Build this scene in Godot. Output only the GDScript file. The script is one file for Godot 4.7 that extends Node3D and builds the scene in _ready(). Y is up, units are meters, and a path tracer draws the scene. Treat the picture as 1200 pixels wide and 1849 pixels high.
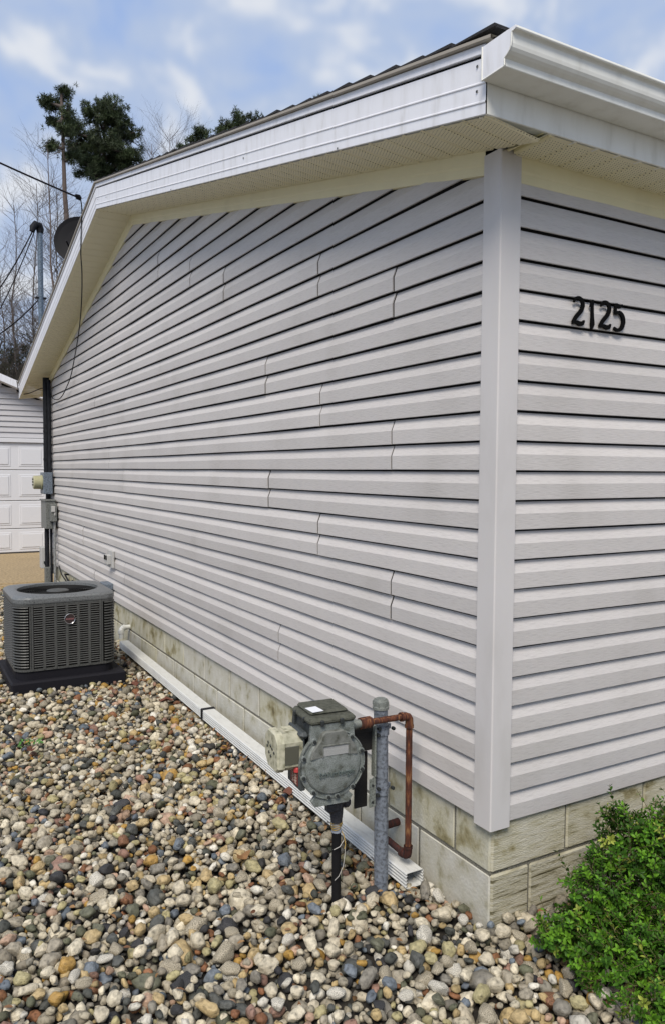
extends Node3D
# One unit of the plan is a siding course of 4 inches (S metres); plan height 0 is the lower edge of the siding, G above the ground.
const S := 0.1016
const G := 3.45
const WALL_FAR := -82.3

var rng := RandomNumberGenerator.new()
var used := {}
var M := {}


func K(x: float, y: float, z: float) -> Vector3:
	return Vector3(x * S, (y + G) * S, z * S)


# ---------------------------------------------------------------- mesh builder
class MB:
	var v := PackedVector3Array()
	var n := PackedVector3Array()
	var c := PackedColorArray()
	var col := Color.WHITE

	func tri(a: Vector3, b: Vector3, d: Vector3, na: Vector3, nb: Vector3, nd: Vector3) -> void:
		if (b - a).cross(d - a).dot(na + nb + nd) > 0.0:
			v.append(a); v.append(d); v.append(b)
			n.append(na); n.append(nd); n.append(nb)
		else:
			v.append(a); v.append(b); v.append(d)
			n.append(na); n.append(nb); n.append(nd)
		c.append(col); c.append(col); c.append(col)

	func flat(a: Vector3, b: Vector3, d: Vector3, hint: Vector3) -> void:
		var m := (b - a).cross(d - a).normalized()
		if m.dot(hint) < 0.0:
			m = -m
		tri(a, b, d, m, m, m)

	func quad(a: Vector3, b: Vector3, d: Vector3, e: Vector3, hint: Vector3) -> void:
		flat(a, b, d, hint)
		flat(a, d, e, hint)

	func squad(a: Vector3, b: Vector3, d: Vector3, e: Vector3, na: Vector3, nb: Vector3, nd: Vector3, ne: Vector3) -> void:
		tri(a, b, d, na, nb, nd)
		tri(a, d, e, na, nd, ne)

	func box(mid: Vector3, size: Vector3, bev := 0.0, xf := Transform3D()) -> void:
		var h := size / 2.0
		bev = minf(bev, minf(h.x, minf(h.y, h.z)) * 0.9)
		var o := xf * mid
		var p := func(x: float, y: float, z: float, ax: int) -> Vector3:
			var q := Vector3(x * h.x, y * h.y, z * h.z)
			for k in 3:
				if k != ax:
					q[k] -= signf(q[k]) * bev
			return xf * (mid + q)
		for ax in 3:
			var b1 := (ax + 1) % 3
			var b2 := (ax + 2) % 3
			for s in [-1.0, 1.0]:
				var q := []
				for w in [[-1, -1], [1, -1], [1, 1], [-1, 1]]:
					var e := Vector3()
					e[ax] = s; e[b1] = w[0]; e[b2] = w[1]
					q.append(p.call(e.x, e.y, e.z, ax))
				quad(q[0], q[1], q[2], q[3], (q[0] + q[2]) / 2.0 - o)
		if bev <= 0.0:
			return
		for ax in 3:
			var b1 := (ax + 1) % 3
			var b2 := (ax + 2) % 3
			for s1 in [-1.0, 1.0]:
				for s2 in [-1.0, 1.0]:
					var e := Vector3()
					e[b1] = s1; e[b2] = s2
					e[ax] = -1.0
					var q0: Vector3 = p.call(e.x, e.y, e.z, b1)
					var q1: Vector3 = p.call(e.x, e.y, e.z, b2)
					e[ax] = 1.0
					var q2: Vector3 = p.call(e.x, e.y, e.z, b2)
					var q3: Vector3 = p.call(e.x, e.y, e.z, b1)
					quad(q0, q1, q2, q3, (q0 + q2) / 2.0 - o)
		for sx in [-1.0, 1.0]:
			for sy in [-1.0, 1.0]:
				for sz in [-1.0, 1.0]:
					var a: Vector3 = p.call(sx, sy, sz, 0)
					flat(a, p.call(sx, sy, sz, 1), p.call(sx, sy, sz, 2), a - o)

	func tube(pts: Array, rad: Variant, seg := 10, caps := true) -> void:
		var cnt := pts.size()
		var up := Vector3.UP
		var rings := []
		var norms := []
		for i in cnt:
			var d: Vector3 = (pts[mini(i + 1, cnt - 1)] - pts[maxi(i - 1, 0)]).normalized()
			if i == 0:
				up = Vector3.UP if absf(d.y) < 0.9 else Vector3.RIGHT
			var side := d.cross(up)
			if side.length() < 1e-5:
				side = d.cross(Vector3(0.3, 0.1, 1.0))
			side = side.normalized()
			up = side.cross(d).normalized()
			var r: float = rad[i] if rad is Array else rad
			var ring := []
			var nn := []
			for k in seg:
				var t := TAU * k / seg
				var w := side * cos(t) + up * sin(t)
				nn.append(w)
				ring.append(pts[i] + w * r)
			rings.append(ring)
			norms.append(nn)
		for i in cnt - 1:
			for k in seg:
				var k2 := (k + 1) % seg
				squad(rings[i][k], rings[i][k2], rings[i + 1][k2], rings[i + 1][k], norms[i][k], norms[i][k2], norms[i + 1][k2], norms[i + 1][k])
		if caps:
			for k in seg:
				var k2 := (k + 1) % seg
				flat(pts[0], rings[0][k], rings[0][k2], pts[0] - pts[1])
				flat(pts[cnt - 1], rings[cnt - 1][k], rings[cnt - 1][k2], pts[cnt - 1] - pts[cnt - 2])

	# profile of (radius, height) turned about the y axis of xf; each step of the profile is its own facet band
	func lathe(prof: Array, seg: int, xf := Transform3D()) -> void:
		for i in prof.size() - 1:
			var a: Vector2 = prof[i]
			var b: Vector2 = prof[i + 1]
			var d := (b - a).normalized()
			var nr := Vector2(d.y, -d.x)
			for k in seg:
				var t0 := TAU * k / seg
				var t1 := TAU * (k + 1) / seg
				var e0 := Vector3(cos(t0), 0, sin(t0))
				var e1 := Vector3(cos(t1), 0, sin(t1))
				var n0 := (xf.basis * (e0 * nr.x + Vector3.UP * nr.y)).normalized()
				var n1 := (xf.basis * (e1 * nr.x + Vector3.UP * nr.y)).normalized()
				squad(xf * (e0 * a.x + Vector3.UP * a.y), xf * (e1 * a.x + Vector3.UP * a.y), xf * (e1 * b.x + Vector3.UP * b.y), xf * (e0 * b.x + Vector3.UP * b.y), n0, n1, n1, n0)

	# polygon in the xy plane of xf, from z0 to z1, its front (z1) edge bevelled
	func prism(poly: PackedVector2Array, z0: float, z1: float, xf := Transform3D(), bev := 0.0) -> void:
		var cnt := poly.size()
		var ins := PackedVector2Array()
		var mid := Vector2()
		for q in poly:
			mid += q / cnt
		for i in cnt:
			var d := poly[i] - mid
			ins.append(poly[i] - d.normalized() * bev if bev > 0.0 else poly[i])
		var idx := Geometry2D.triangulate_polygon(ins)
		var fz := xf.basis * Vector3(0, 0, 1)
		for i in range(0, idx.size(), 3):
			flat(xf * Vector3(ins[idx[i]].x, ins[idx[i]].y, z1), xf * Vector3(ins[idx[i + 1]].x, ins[idx[i + 1]].y, z1), xf * Vector3(ins[idx[i + 2]].x, ins[idx[i + 2]].y, z1), fz)
		idx = Geometry2D.triangulate_polygon(poly)
		for i in range(0, idx.size(), 3):
			flat(xf * Vector3(poly[idx[i]].x, poly[idx[i]].y, z0), xf * Vector3(poly[idx[i + 1]].x, poly[idx[i + 1]].y, z0), xf * Vector3(poly[idx[i + 2]].x, poly[idx[i + 2]].y, z0), -fz)
		var ccw := not Geometry2D.is_polygon_clockwise(poly)
		for i in cnt:
			var a := poly[i]
			var b := poly[(i + 1) % cnt]
			var d := b - a
			var o2 := Vector2(d.y, -d.x) if ccw else Vector2(-d.y, d.x)
			var hint := xf.basis * Vector3(o2.x, o2.y, 0)
			quad(xf * Vector3(a.x, a.y, z0), xf * Vector3(b.x, b.y, z0), xf * Vector3(b.x, b.y, z1 - bev), xf * Vector3(a.x, a.y, z1 - bev), hint)
			if bev > 0.0:
				var ia := ins[i]
				var ib := ins[(i + 1) % cnt]
				quad(xf * Vector3(a.x, a.y, z1 - bev), xf * Vector3(b.x, b.y, z1 - bev), xf * Vector3(ib.x, ib.y, z1), xf * Vector3(ia.x, ia.y, z1), hint + fz)

	func make() -> ArrayMesh:
		var m := ArrayMesh.new()
		if v.is_empty():
			return m
		var a := []
		a.resize(Mesh.ARRAY_MAX)
		a[Mesh.ARRAY_VERTEX] = v
		a[Mesh.ARRAY_NORMAL] = n
		a[Mesh.ARRAY_COLOR] = c
		m.add_surface_from_arrays(Mesh.PRIMITIVE_TRIANGLES, a)
		return m


# ---------------------------------------------------------------- nodes
func numbered(parent: Node, called: String) -> String:
	var key := [parent.get_instance_id(), called]
	var k: int = used.get(key, 0)
	used[key] = k + 1
	return called if k == 0 else "%s_%03d" % [called, k]


func put(called: String, mesh: Mesh, mat: Material, parent: Node = self) -> MeshInstance3D:
	var o := MeshInstance3D.new()
	o.name = numbered(parent, called)
	o.mesh = mesh
	o.material_override = mat
	parent.add_child(o, true)
	return o


func part(called: String, mb: MB, mat: Material, parent: Node = self) -> MeshInstance3D:
	return put(called, mb.make(), mat, parent)


func thing(called: String, label: String, category: String, group := "") -> Node3D:
	var o := Node3D.new()
	o.name = numbered(self, called)
	add_child(o, true)
	return tag(o, label, category, group)


func tag(o: Node3D, label: String, category: String, group := "") -> Node3D:
	o.set_meta("label", label)
	o.set_meta("category", category)
	if group:
		o.set_meta("group", group)
	return o


func node(called: String, parent: Node) -> Node3D:
	var o := Node3D.new()
	o.name = numbered(parent, called)
	parent.add_child(o, true)
	return o


func kind(o: Node, k: String) -> Node:
	o.set_meta("kind", k)
	return o


# ---------------------------------------------------------------- materials
func lin(r: float, g: float, b: float) -> Color:
	return Color(r, g, b).linear_to_srgb()


func noise_tex(freq: float, seed_: int, ramp: Array, size := 512, octaves := 5, type := FastNoiseLite.TYPE_SIMPLEX_SMOOTH) -> NoiseTexture2D:
	var f := FastNoiseLite.new()
	f.seed = seed_
	f.noise_type = type
	f.frequency = freq
	f.fractal_octaves = octaves
	var t := NoiseTexture2D.new()
	t.noise = f
	t.width = size
	t.height = size
	t.seamless = true
	t.normalize = true
	if ramp:
		var g := Gradient.new()
		var off := PackedFloat32Array()
		var cols := PackedColorArray()
		for e in ramp:
			off.append(e[0])
			cols.append(Color(e[1], e[1], e[1]) if e[1] is float else e[1])
		g.offsets = off
		g.colors = cols
		t.color_ramp = g
	return t


func mat(albedo: Color, rough: float, tex: Texture2D = null, scale := Vector3.ONE, world := true) -> StandardMaterial3D:
	var m := StandardMaterial3D.new()
	m.albedo_color = albedo
	m.roughness = rough
	if tex:
		m.albedo_texture = tex
	m.uv1_triplanar = true
	m.uv1_world_triplanar = world
	m.uv1_scale = scale
	m.uv1_triplanar_sharpness = 6.0
	return m


func bump(m: StandardMaterial3D, tex: Texture2D, cm: float) -> StandardMaterial3D:
	m.heightmap_enabled = true
	m.heightmap_texture = tex
	m.heightmap_scale = cm
	return m


func over(m: StandardMaterial3D, tex: Texture2D, scale: Vector3) -> StandardMaterial3D:
	m.detail_enabled = true
	m.detail_albedo = tex
	m.detail_blend_mode = BaseMaterial3D.BLEND_MODE_MUL
	m.detail_uv_layer = BaseMaterial3D.DETAIL_UV_2
	m.uv2_triplanar = true
	m.uv2_world_triplanar = true
	m.uv2_scale = scale
	return m


func make_materials() -> void:
	var grain := noise_tex(0.02, 11, [[0.0, 0.89], [0.4, 0.98], [1.0, 1.0]], 512, 4)
	var grain_h := noise_tex(0.03, 12, [], 512, 4)
	var dirt := noise_tex(0.006, 13, [[0.0, Color(0.94, 0.938, 0.93)], [0.35, Color(0.983, 0.982, 0.98)], [1.0, Color.WHITE]], 512, 6)
	var speck := noise_tex(0.05, 14, [[0.0, 0.55], [0.35, 0.88], [0.7, 1.0], [1.0, 1.0]], 512, 5)
	var fine := noise_tex(0.15, 15, [[0.0, 0.45], [0.5, 0.85], [1.0, 1.0]], 512, 3)
	var fine_h := noise_tex(0.08, 16, [], 512, 5)
	for k in 3:
		var a: float = [0.57, 0.60, 0.545][k]
		M["vinyl%d" % k] = over(bump(mat(lin(a, a * 0.962, a * 0.936), 0.5, grain, Vector3(1.3, 26.0, 1.3)), grain_h, 0.05), dirt, Vector3(0.45, 0.5, 0.45))
		M["vinyl%d" % k].heightmap_scale = 0.05
	var streak := noise_tex(0.02, 17, [[0.0, Color(0.91, 0.905, 0.89)], [0.3, Color(0.978, 0.976, 0.972)], [0.6, Color.WHITE], [1.0, Color.WHITE]], 512, 5)
	M.post = over(mat(lin(0.57, 0.555, 0.55), 0.42), dirt, Vector3(1.2, 0.5, 1.2))
	M.white = over(mat(lin(0.76, 0.775, 0.82), 0.38), streak, Vector3(1.6, 0.35, 1.6))
	M.white_dirty = over(mat(lin(0.62, 0.63, 0.61), 0.4, grain, Vector3(6, 6, 1)), dirt, Vector3(1.3, 1.3, 1.3))
	M.gutter = over(mat(lin(0.76, 0.765, 0.72), 0.36), streak, Vector3(1.2, 0.3, 1.2))
	M.cream = over(mat(lin(0.74, 0.69, 0.45), 0.5), dirt, Vector3(0.9, 0.9, 0.9))
	M.drip = mat(lin(0.33, 0.30, 0.25), 0.5)
	# perforated soffit: real holes
	var im := Image.create(128, 128, false, Image.FORMAT_RGBA8)
	im.fill(Color(1, 1, 1, 1))
	for i in 8:
		for j in 8:
			for dx in range(-2, 3):
				for dy in range(-2, 3):
					if dx * dx + dy * dy <= 5:
						im.set_pixel((i * 16 + 8 * (j % 2) + 4 + dx + 128) % 128, j * 16 + 8 + dy, Color(1, 1, 1, 0))
	var holes := ImageTexture.create_from_image(im)
	M.soffit = mat(lin(0.78, 0.735, 0.53), 0.5, holes, Vector3(10.5, 10.5, 10.5))
	M.soffit.transparency = BaseMaterial3D.TRANSPARENCY_ALPHA_SCISSOR
	M.soffit.alpha_scissor_threshold = 0.5
	M.soffit.uv1_triplanar_sharpness = 30.0
	M.dark = mat(lin(0.012, 0.012, 0.012), 0.9)
	M.sheath = mat(lin(0.02, 0.02, 0.022), 0.95)
	M.shingle = bump(mat(lin(0.03, 0.03, 0.034), 0.95, fine, Vector3(4, 4, 4)), fine_h, 0.3)
	# painted, stained block
	var stain := noise_tex(0.008, 21, [[0.0, Color(0.40, 0.36, 0.24)], [0.16, Color(0.74, 0.71, 0.58)], [0.36, Color(0.95, 0.945, 0.90)], [1.0, Color.WHITE]], 512, 6)
	var stain2 := noise_tex(0.012, 22, [[0.0, Color(0.22, 0.20, 0.15)], [0.24, Color(0.52, 0.50, 0.40)], [0.42, Color(0.9, 0.89, 0.84)], [1.0, Color.WHITE]], 512, 6)
	var paint := noise_tex(0.01, 24, [[0.0, Color(0.72, 0.70, 0.60)], [0.3, Color(0.92, 0.91, 0.87)], [1.0, Color.WHITE]], 512, 6)
	M.block_side = over(bump(mat(lin(0.55, 0.545, 0.49), 0.85, paint, Vector3(2.2, 1.2, 2.2)), fine_h, 0.15), stain, Vector3(0.9, 1.1, 0.9))
	M.block_side_pale = over(bump(mat(lin(0.54, 0.535, 0.49), 0.85, paint, Vector3(1.6, 1.3, 1.6)), fine_h, 0.12), dirt, Vector3(1.1, 1.1, 1.1))
	M.block_front = over(bump(mat(lin(0.57, 0.555, 0.485), 0.9, paint, Vector3(1.2, 12.0, 1.2)), noise_tex(0.05, 23, [], 512, 4), 0.22), stain, Vector3(1.3, 2.0, 1.3))
	M.block_front_worn = over(bump(mat(lin(0.57, 0.56, 0.495), 0.9, paint, Vector3(1.4, 12.0, 1.4)), noise_tex(0.05, 23, [], 512, 4), 0.3), stain2, Vector3(0.55, 9.0, 0.55))
	M.mortar = bump(mat(lin(0.22, 0.21, 0.17), 0.95, speck, Vector3(5, 5, 5)), fine_h, 0.3)
	# metals and plastics
	var galv := noise_tex(0.02, 31, [[0.0, 0.55], [0.45, 0.85], [1.0, 1.0]], 512, 6, FastNoiseLite.TYPE_SIMPLEX)
	M.post_paint = bump(mat(lin(0.255, 0.29, 0.345), 0.45, galv, Vector3(5, 5, 5)), fine_h, 0.05)
	M.post_paint.metallic = 0.25
	M.cap = bump(mat(lin(0.24, 0.26, 0.24), 0.5, speck, Vector3(12, 12, 12)), fine_h, 0.1)
	M.cap.metallic = 0.3
	var rust := noise_tex(0.015, 32, [[0.0, Color(0.13, 0.07, 0.055)], [0.4, Color(0.27, 0.135, 0.085)], [0.6, Color(0.36, 0.19, 0.11)], [0.8, Color(0.50, 0.36, 0.22)], [1.0, Color(0.26, 0.13, 0.08)]], 512, 6)
	M.rust = bump(mat(Color.WHITE, 0.85, rust, Vector3(9, 1.6, 9)), fine_h, 0.12)
	var rust2 := noise_tex(0.015, 33, [[0.0, Color(0.10, 0.055, 0.05)], [0.5, Color(0.22, 0.09, 0.06)], [1.0, Color(0.34, 0.13, 0.07)]], 512, 6)
	M.rust_dark = bump(mat(Color.WHITE, 0.8, rust2, Vector3(8, 4, 8)), fine_h, 0.1)
	var grime := noise_tex(0.009, 34, [[0.0, Color(0.5, 0.48, 0.42)], [0.35, Color(0.85, 0.86, 0.84)], [0.75, Color.WHITE], [1.0, Color(1.0, 1.0, 1.0)]], 512, 6)
	M.meter = over(bump(mat(lin(0.235, 0.258, 0.25), 0.5, speck, Vector3(7, 7, 7)), fine_h, 0.06), grime, Vector3(4, 4, 4))
	M.meter_dirty = over(bump(mat(lin(0.26, 0.27, 0.25), 0.8, fine, Vector3(7, 7, 7)), fine_h, 0.12), grime, Vector3(6, 6, 6))
	M.meter_mossy = over(bump(mat(lin(0.13, 0.135, 0.105), 0.85, fine, Vector3(6, 6, 6)), fine_h, 0.25), grime, Vector3(8, 8, 8))
	M.meter_letter = mat(lin(0.10, 0.125, 0.12), 0.5)
	M.meter_dark = bump(mat(lin(0.05, 0.058, 0.058), 0.55, speck, Vector3(7, 7, 7)), fine_h, 0.06)
	M.chalk = bump(mat(lin(0.50, 0.51, 0.50), 0.9, fine, Vector3(9, 9, 9)), fine_h, 0.15)
	M.bolt = mat(lin(0.04, 0.045, 0.045), 0.5)
	M.bolt.metallic = 0.5
	M.beige = over(mat(lin(0.40, 0.385, 0.29), 0.35), grime, Vector3(5, 5, 5))
	M.beige_face = over(mat(lin(0.50, 0.48, 0.36), 0.4), grime, Vector3(6, 6, 6))
	M.smoke = mat(lin(0.085, 0.085, 0.065), 0.15)
	M.red = mat(lin(0.45, 0.05, 0.05), 0.4)
	M.label_red = mat(lin(0.16, 0.035, 0.03), 0.5)
	M.label_text = mat(lin(0.55, 0.45, 0.38), 0.6)
	M.sticker = mat(lin(0.72, 0.74, 0.78), 0.4)
	M.steel_plate = mat(lin(0.035, 0.033, 0.032), 0.6, speck, Vector3(8, 8, 8))
	M.strap_metal = mat(lin(0.26, 0.285, 0.255), 0.5, galv, Vector3(9, 9, 9))
	M.black_pipe = mat(lin(0.012, 0.012, 0.013), 0.35)
	M.valve = bump(mat(lin(0.045, 0.045, 0.055), 0.6, galv, Vector3(9, 9, 9)), fine_h, 0.1)
	M.tracer = mat(lin(0.42, 0.28, 0.07), 0.5)
	M.tape = mat(lin(0.30, 0.33, 0.38), 0.5)
	M.wire_grey = mat(lin(0.42, 0.41, 0.38), 0.5)
	M.pvc = over(mat(lin(0.66, 0.67, 0.64), 0.35), dirt, Vector3(5, 5, 5))
	M.cable = mat(lin(0.015, 0.015, 0.017), 0.5)
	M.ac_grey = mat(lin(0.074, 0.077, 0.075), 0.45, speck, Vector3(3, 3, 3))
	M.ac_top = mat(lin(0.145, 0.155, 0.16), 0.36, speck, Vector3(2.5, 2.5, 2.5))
	M.ac_dark = mat(lin(0.016, 0.016, 0.016), 0.7)
	M.ac_inside = mat(lin(0.008, 0.008, 0.008), 0.8)
	M.chrome = mat(lin(0.5, 0.5, 0.5), 0.25)
	M.chrome.metallic = 0.9
	M.badge_red = mat(lin(0.03, 0.018, 0.018), 0.4)
	M.badge_text = mat(lin(0.28, 0.12, 0.13), 0.4)
	M.black_plastic = mat(lin(0.014, 0.014, 0.018), 0.5)
	M.blue_grey_box = mat(lin(0.17, 0.21, 0.26), 0.45, galv, Vector3(4, 4, 4))
	M.grey_box = mat(lin(0.20, 0.21, 0.20), 0.5, galv, Vector3(4, 4, 4))
	M.light_box = mat(lin(0.42, 0.42, 0.41), 0.5)
	M.conduit_dark = mat(lin(0.025, 0.027, 0.032), 0.5, galv, Vector3(4, 1, 4))
	M.conduit_grey = mat(lin(0.30, 0.31, 0.31), 0.5, galv, Vector3(4, 2, 4))
	M.mast = mat(lin(0.17, 0.23, 0.30), 0.45, galv, Vector3(3, 3, 3))
	M.mast.metallic = 0.3
	M.meter_dial = mat(lin(0.36, 0.35, 0.22), 0.3)
	M.garage_door = mat(lin(0.66, 0.67, 0.70), 0.45)
	M.garage_siding = mat(lin(0.50, 0.495, 0.51), 0.5, grain, Vector3(0.7, 11, 0.7))
	M.concrete = over(bump(mat(lin(0.37, 0.275, 0.15), 0.9, speck, Vector3(0.8, 0.8, 0.8)), fine_h, 0.3), dirt, Vector3(0.35, 0.35, 0.35))
	M.soil = bump(mat(lin(0.05, 0.042, 0.032), 1.0, fine, Vector3(5, 5, 5)), fine_h, 1.0)
	M.grass = mat(lin(0.27, 0.25, 0.21), 1.0, fine, Vector3(2, 2, 2))
	M.number = mat(lin(0.004, 0.004, 0.004), 0.8)
	M.bark = bump(mat(lin(0.13, 0.095, 0.075), 0.95, speck, Vector3(3, 1, 3)), fine_h, 1.0)
	M.bark_pale = bump(mat(lin(0.15, 0.115, 0.10), 0.9, speck, Vector3(3, 3, 3)), fine_h, 0.5)
	M.twig = mat(lin(0.085, 0.07, 0.062), 0.95)
	M.thicket = mat(lin(0.05, 0.045, 0.036), 1.0)
	for q in ["black_plastic", "cable", "conduit_dark", "ac_inside", "ac_dark", "dark", "black_pipe", "steel_plate", "number"]:
		M[q].metallic_specular = 0.2
		M[q].roughness = maxf(M[q].roughness, 0.6)
	M.needles = mat(Color.WHITE, 0.7)
	M.needles.vertex_color_use_as_albedo = true
	M.leaf = mat(Color.WHITE, 0.5)
	M.leaf.metallic_specular = 0.3
	M.leaf.vertex_color_use_as_albedo = true
	M.leaf.backlight_enabled = true
	M.leaf.backlight = Color(0.14, 0.15, 0.05)
	var lc := [[0.028, 0.078, 0.008], [0.048, 0.128, 0.010], [0.092, 0.205, 0.014], [0.22, 0.27, 0.04]]
	for k in 4:
		M["leaf%d" % k] = mat(lin(lc[k][0], lc[k][1], lc[k][2]), 0.5)
		M["leaf%d" % k].metallic_specular = 0.3
		M["leaf%d" % k].backlight_enabled = true
		M["leaf%d" % k].backlight = Color(0.14, 0.15, 0.05)
	M.stem = mat(lin(0.10, 0.085, 0.04), 0.9)
	M.dead_leaf = mat(lin(0.13, 0.045, 0.025), 0.8, speck, Vector3(9, 9, 9))
	M.dead_leaf_tan = mat(lin(0.25, 0.13, 0.05), 0.8, speck, Vector3(9, 9, 9))
	M.weed = mat(lin(0.05, 0.16, 0.02), 0.7)
	# stones
	var granite := noise_tex(0.06, 41, [[0.0, 0.5], [0.36, 0.74], [0.55, 0.96], [1.0, 1.0]], 512, 5)
	var mottle := noise_tex(0.02, 42, [[0.0, 0.5], [0.35, 0.84], [0.65, 1.0], [1.0, 0.88]], 512, 6)
	stone_cols = [
		[0.601, 0.542, 0.409, 15], [0.522, 0.466, 0.347, 17], [0.422, 0.373, 0.274, 15], [0.320, 0.286, 0.219, 11], [0.214, 0.198, 0.163, 8], [0.080, 0.084, 0.076, 6], [0.041, 0.041, 0.043, 4], [0.123, 0.125, 0.083, 5], [0.457, 0.346, 0.175, 9], [0.407, 0.249, 0.068, 3.5], [0.233, 0.111, 0.056, 4], [0.453, 0.309, 0.218, 4], [0.280, 0.170, 0.128, 3], [0.152, 0.178, 0.206, 4.5], [0.650, 0.618, 0.529, 9], [0.387, 0.344, 0.183, 6]]
	for i in stone_cols.size():
		var q: Array = stone_cols[i]
		M["stone%d" % i] = bump(mat(lin(q[0], q[1], q[2]), 0.62, granite if i % 4 == 2 else mottle, Vector3(0.5, 0.5, 0.5) if i % 4 == 2 else Vector3(0.22, 0.3, 0.22), false), fine_h, 0.2)
	M.stones = bump(mat(Color.WHITE, 0.65, mottle, Vector3(5.5, 5.5, 5.5)), fine_h, 0.08)
	M.stones.vertex_color_use_as_albedo = true
	M.stones.metallic_specular = 0.32

var stone_cols := []


func stone_colour() -> int:
	var total := 0.0
	for q in stone_cols:
		total += q[3]
	var r := rng.randf() * total
	for i in stone_cols.size():
		r -= stone_cols[i][3]
		if r <= 0.0:
			return i
	return 0


# ---------------------------------------------------------------- sky
func sky_picture() -> ImageTexture:
	var w := 1024
	var h := 512
	var big := FastNoiseLite.new()
	big.seed = 5
	big.noise_type = FastNoiseLite.TYPE_SIMPLEX_SMOOTH
	big.frequency = 2.6
	big.fractal_octaves = 6
	big.fractal_gain = 0.6
	var warp := FastNoiseLite.new()
	warp.seed = 9
	warp.frequency = 0.9
	warp.fractal_octaves = 3
	var data := PackedFloat32Array()
	data.resize(w * h * 3)
	var at := 0
	for j in h:
		var el := PI / 2 - (j + 0.5) / h * PI
		var se := sin(el)
		for i in w:
			var az := (i + 0.5) / w * TAU
			var r: float
			var g: float
			var b: float
			if se < 0.0:
				r = 0.30; g = 0.31; b = 0.31
			else:
				var d := Vector3(cos(el) * sin(az), se, cos(el) * cos(az))
				var p := d * (2.2 / (se + 0.42))
				p.y = d.y * 2.0
				var q := warp.get_noise_3dv(p)
				var f := big.get_noise_3d(p.x + q * 0.35, p.y + q * 0.25, p.z - q * 0.35)
				var cloud := smoothstep(-0.46, 0.30, f + 0.10 + 0.16 * (1.0 - se))
				var bright := smoothstep(0.0, 0.42, f)
				var t := pow(1.0 - se, 2.0)
				# blue air
				r = lerpf(0.215, 0.35, t); g = lerpf(0.315, 0.45, t); b = lerpf(0.56, 0.61, t)
				# grey-blue veil and bright tops
				r = lerpf(r, lerpf(0.35, 0.58, bright), cloud * 0.92)
				g = lerpf(g, lerpf(0.42, 0.60, bright), cloud * 0.92)
				b = lerpf(b, lerpf(0.555, 0.635, bright), cloud * 0.92)
			data[at] = r; data[at + 1] = g; data[at + 2] = b
			at += 3
	var img := Image.create_from_data(w, h, false, Image.FORMAT_RGBF, data.to_byte_array())
	return ImageTexture.create_from_image(img)


# ---------------------------------------------------------------- main
func _ready() -> void:
	rng.seed = 2125
	var cam := Camera3D.new()
	cam.name = "camera"
	cam.position = K(-17.2251, 11.9483, 19.4395)
	cam.rotation_order = EULER_ORDER_YXZ
	cam.rotation = Vector3(-0.0535, -0.5167, 0.0059)
	cam.keep_aspect = Camera3D.KEEP_HEIGHT
	cam.fov = rad_to_deg(2.0 * atan(924.5 / 1393.494))
	cam.near = 0.05
	cam.far = 900.0
	cam.current = true
	add_child(cam)

	var env := Environment.new()
	env.background_mode = Environment.BG_SKY
	var sky := Sky.new()
	var pm := PanoramaSkyMaterial.new()
	pm.panorama = sky_picture()
	pm.energy_multiplier = 0.84
	sky.sky_material = pm
	env.sky = sky
	env.sky_rotation = Vector3(0, 0.6, 0)
	env.tonemap_mode = Environment.TONE_MAPPER_LINEAR
	env.tonemap_exposure = 1.6
	env.sdfgi_enabled = true
	env.ssao_enabled = true
	env.ssil_enabled = true
	var we := WorldEnvironment.new()
	we.name = "world_environment"
	we.environment = env
	add_child(we)

	var sun := DirectionalLight3D.new()
	sun.name = "sun"
	sun.light_color = Color(1.0, 0.962, 0.91)
	sun.light_energy = 0.78
	sun.light_angular_distance = 26.0
	sun.shadow_enabled = true
	sun.look_at_from_position(Vector3(-4.6, 8.8, 5.2), Vector3.ZERO)
	add_child(sun)

	make_materials()
	build_ground()
	build_house()
	build_garage()
	build_trees()
	build_downspout()
	build_gas()
	build_air_conditioner()
	build_electrics()
	build_roof_things()
	build_number()
	build_bush()
	build_gravel()
	build_litter()


# ---------------------------------------------------------------- ground
func build_ground() -> void:
	var b := MB.new()
	var r := 220.0
	b.quad(Vector3(-r, -0.075, -r), Vector3(r, -0.075, -r), Vector3(r, -0.075, r), Vector3(-r, -0.075, r), Vector3.UP)
	kind(part("ground", b, M.grass), "structure")
	b = MB.new()
	b.box(K(-18, -3.75, -111.5), Vector3(100 * S, 0.06, 39 * S), 0.01)
	# worn front edge strip of the slab
	var o := part("driveway", b, M.concrete)
	kind(o, "structure")
	b = MB.new()
	b.box(K(-18, -3.83, -91.2), Vector3(100 * S, 0.05, 1.6 * S), 0.015)
	kind(part("driveway_edge", b, M.concrete), "structure")


# ---------------------------------------------------------------- house
func near_z(y: float) -> float:   # the gable's frieze line over the wall, near slope
	return -0.7 if y < 21.75 else -0.7 - (y - 21.75) / 0.2305


func far_z(y: float) -> float:
	return WALL_FAR if y < 22.4 else WALL_FAR + (y - 22.4) / 0.241


const LIP := 0.125
const PROFILE := [[0.10, 0.012], [0.02, 0.0], [0.008, 0.016], [0.0, 0.54], [0.014, 0.57], [0.042, 0.65], [0.074, 0.73], [0.108, 0.82], [0.150, 0.938]]


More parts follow.
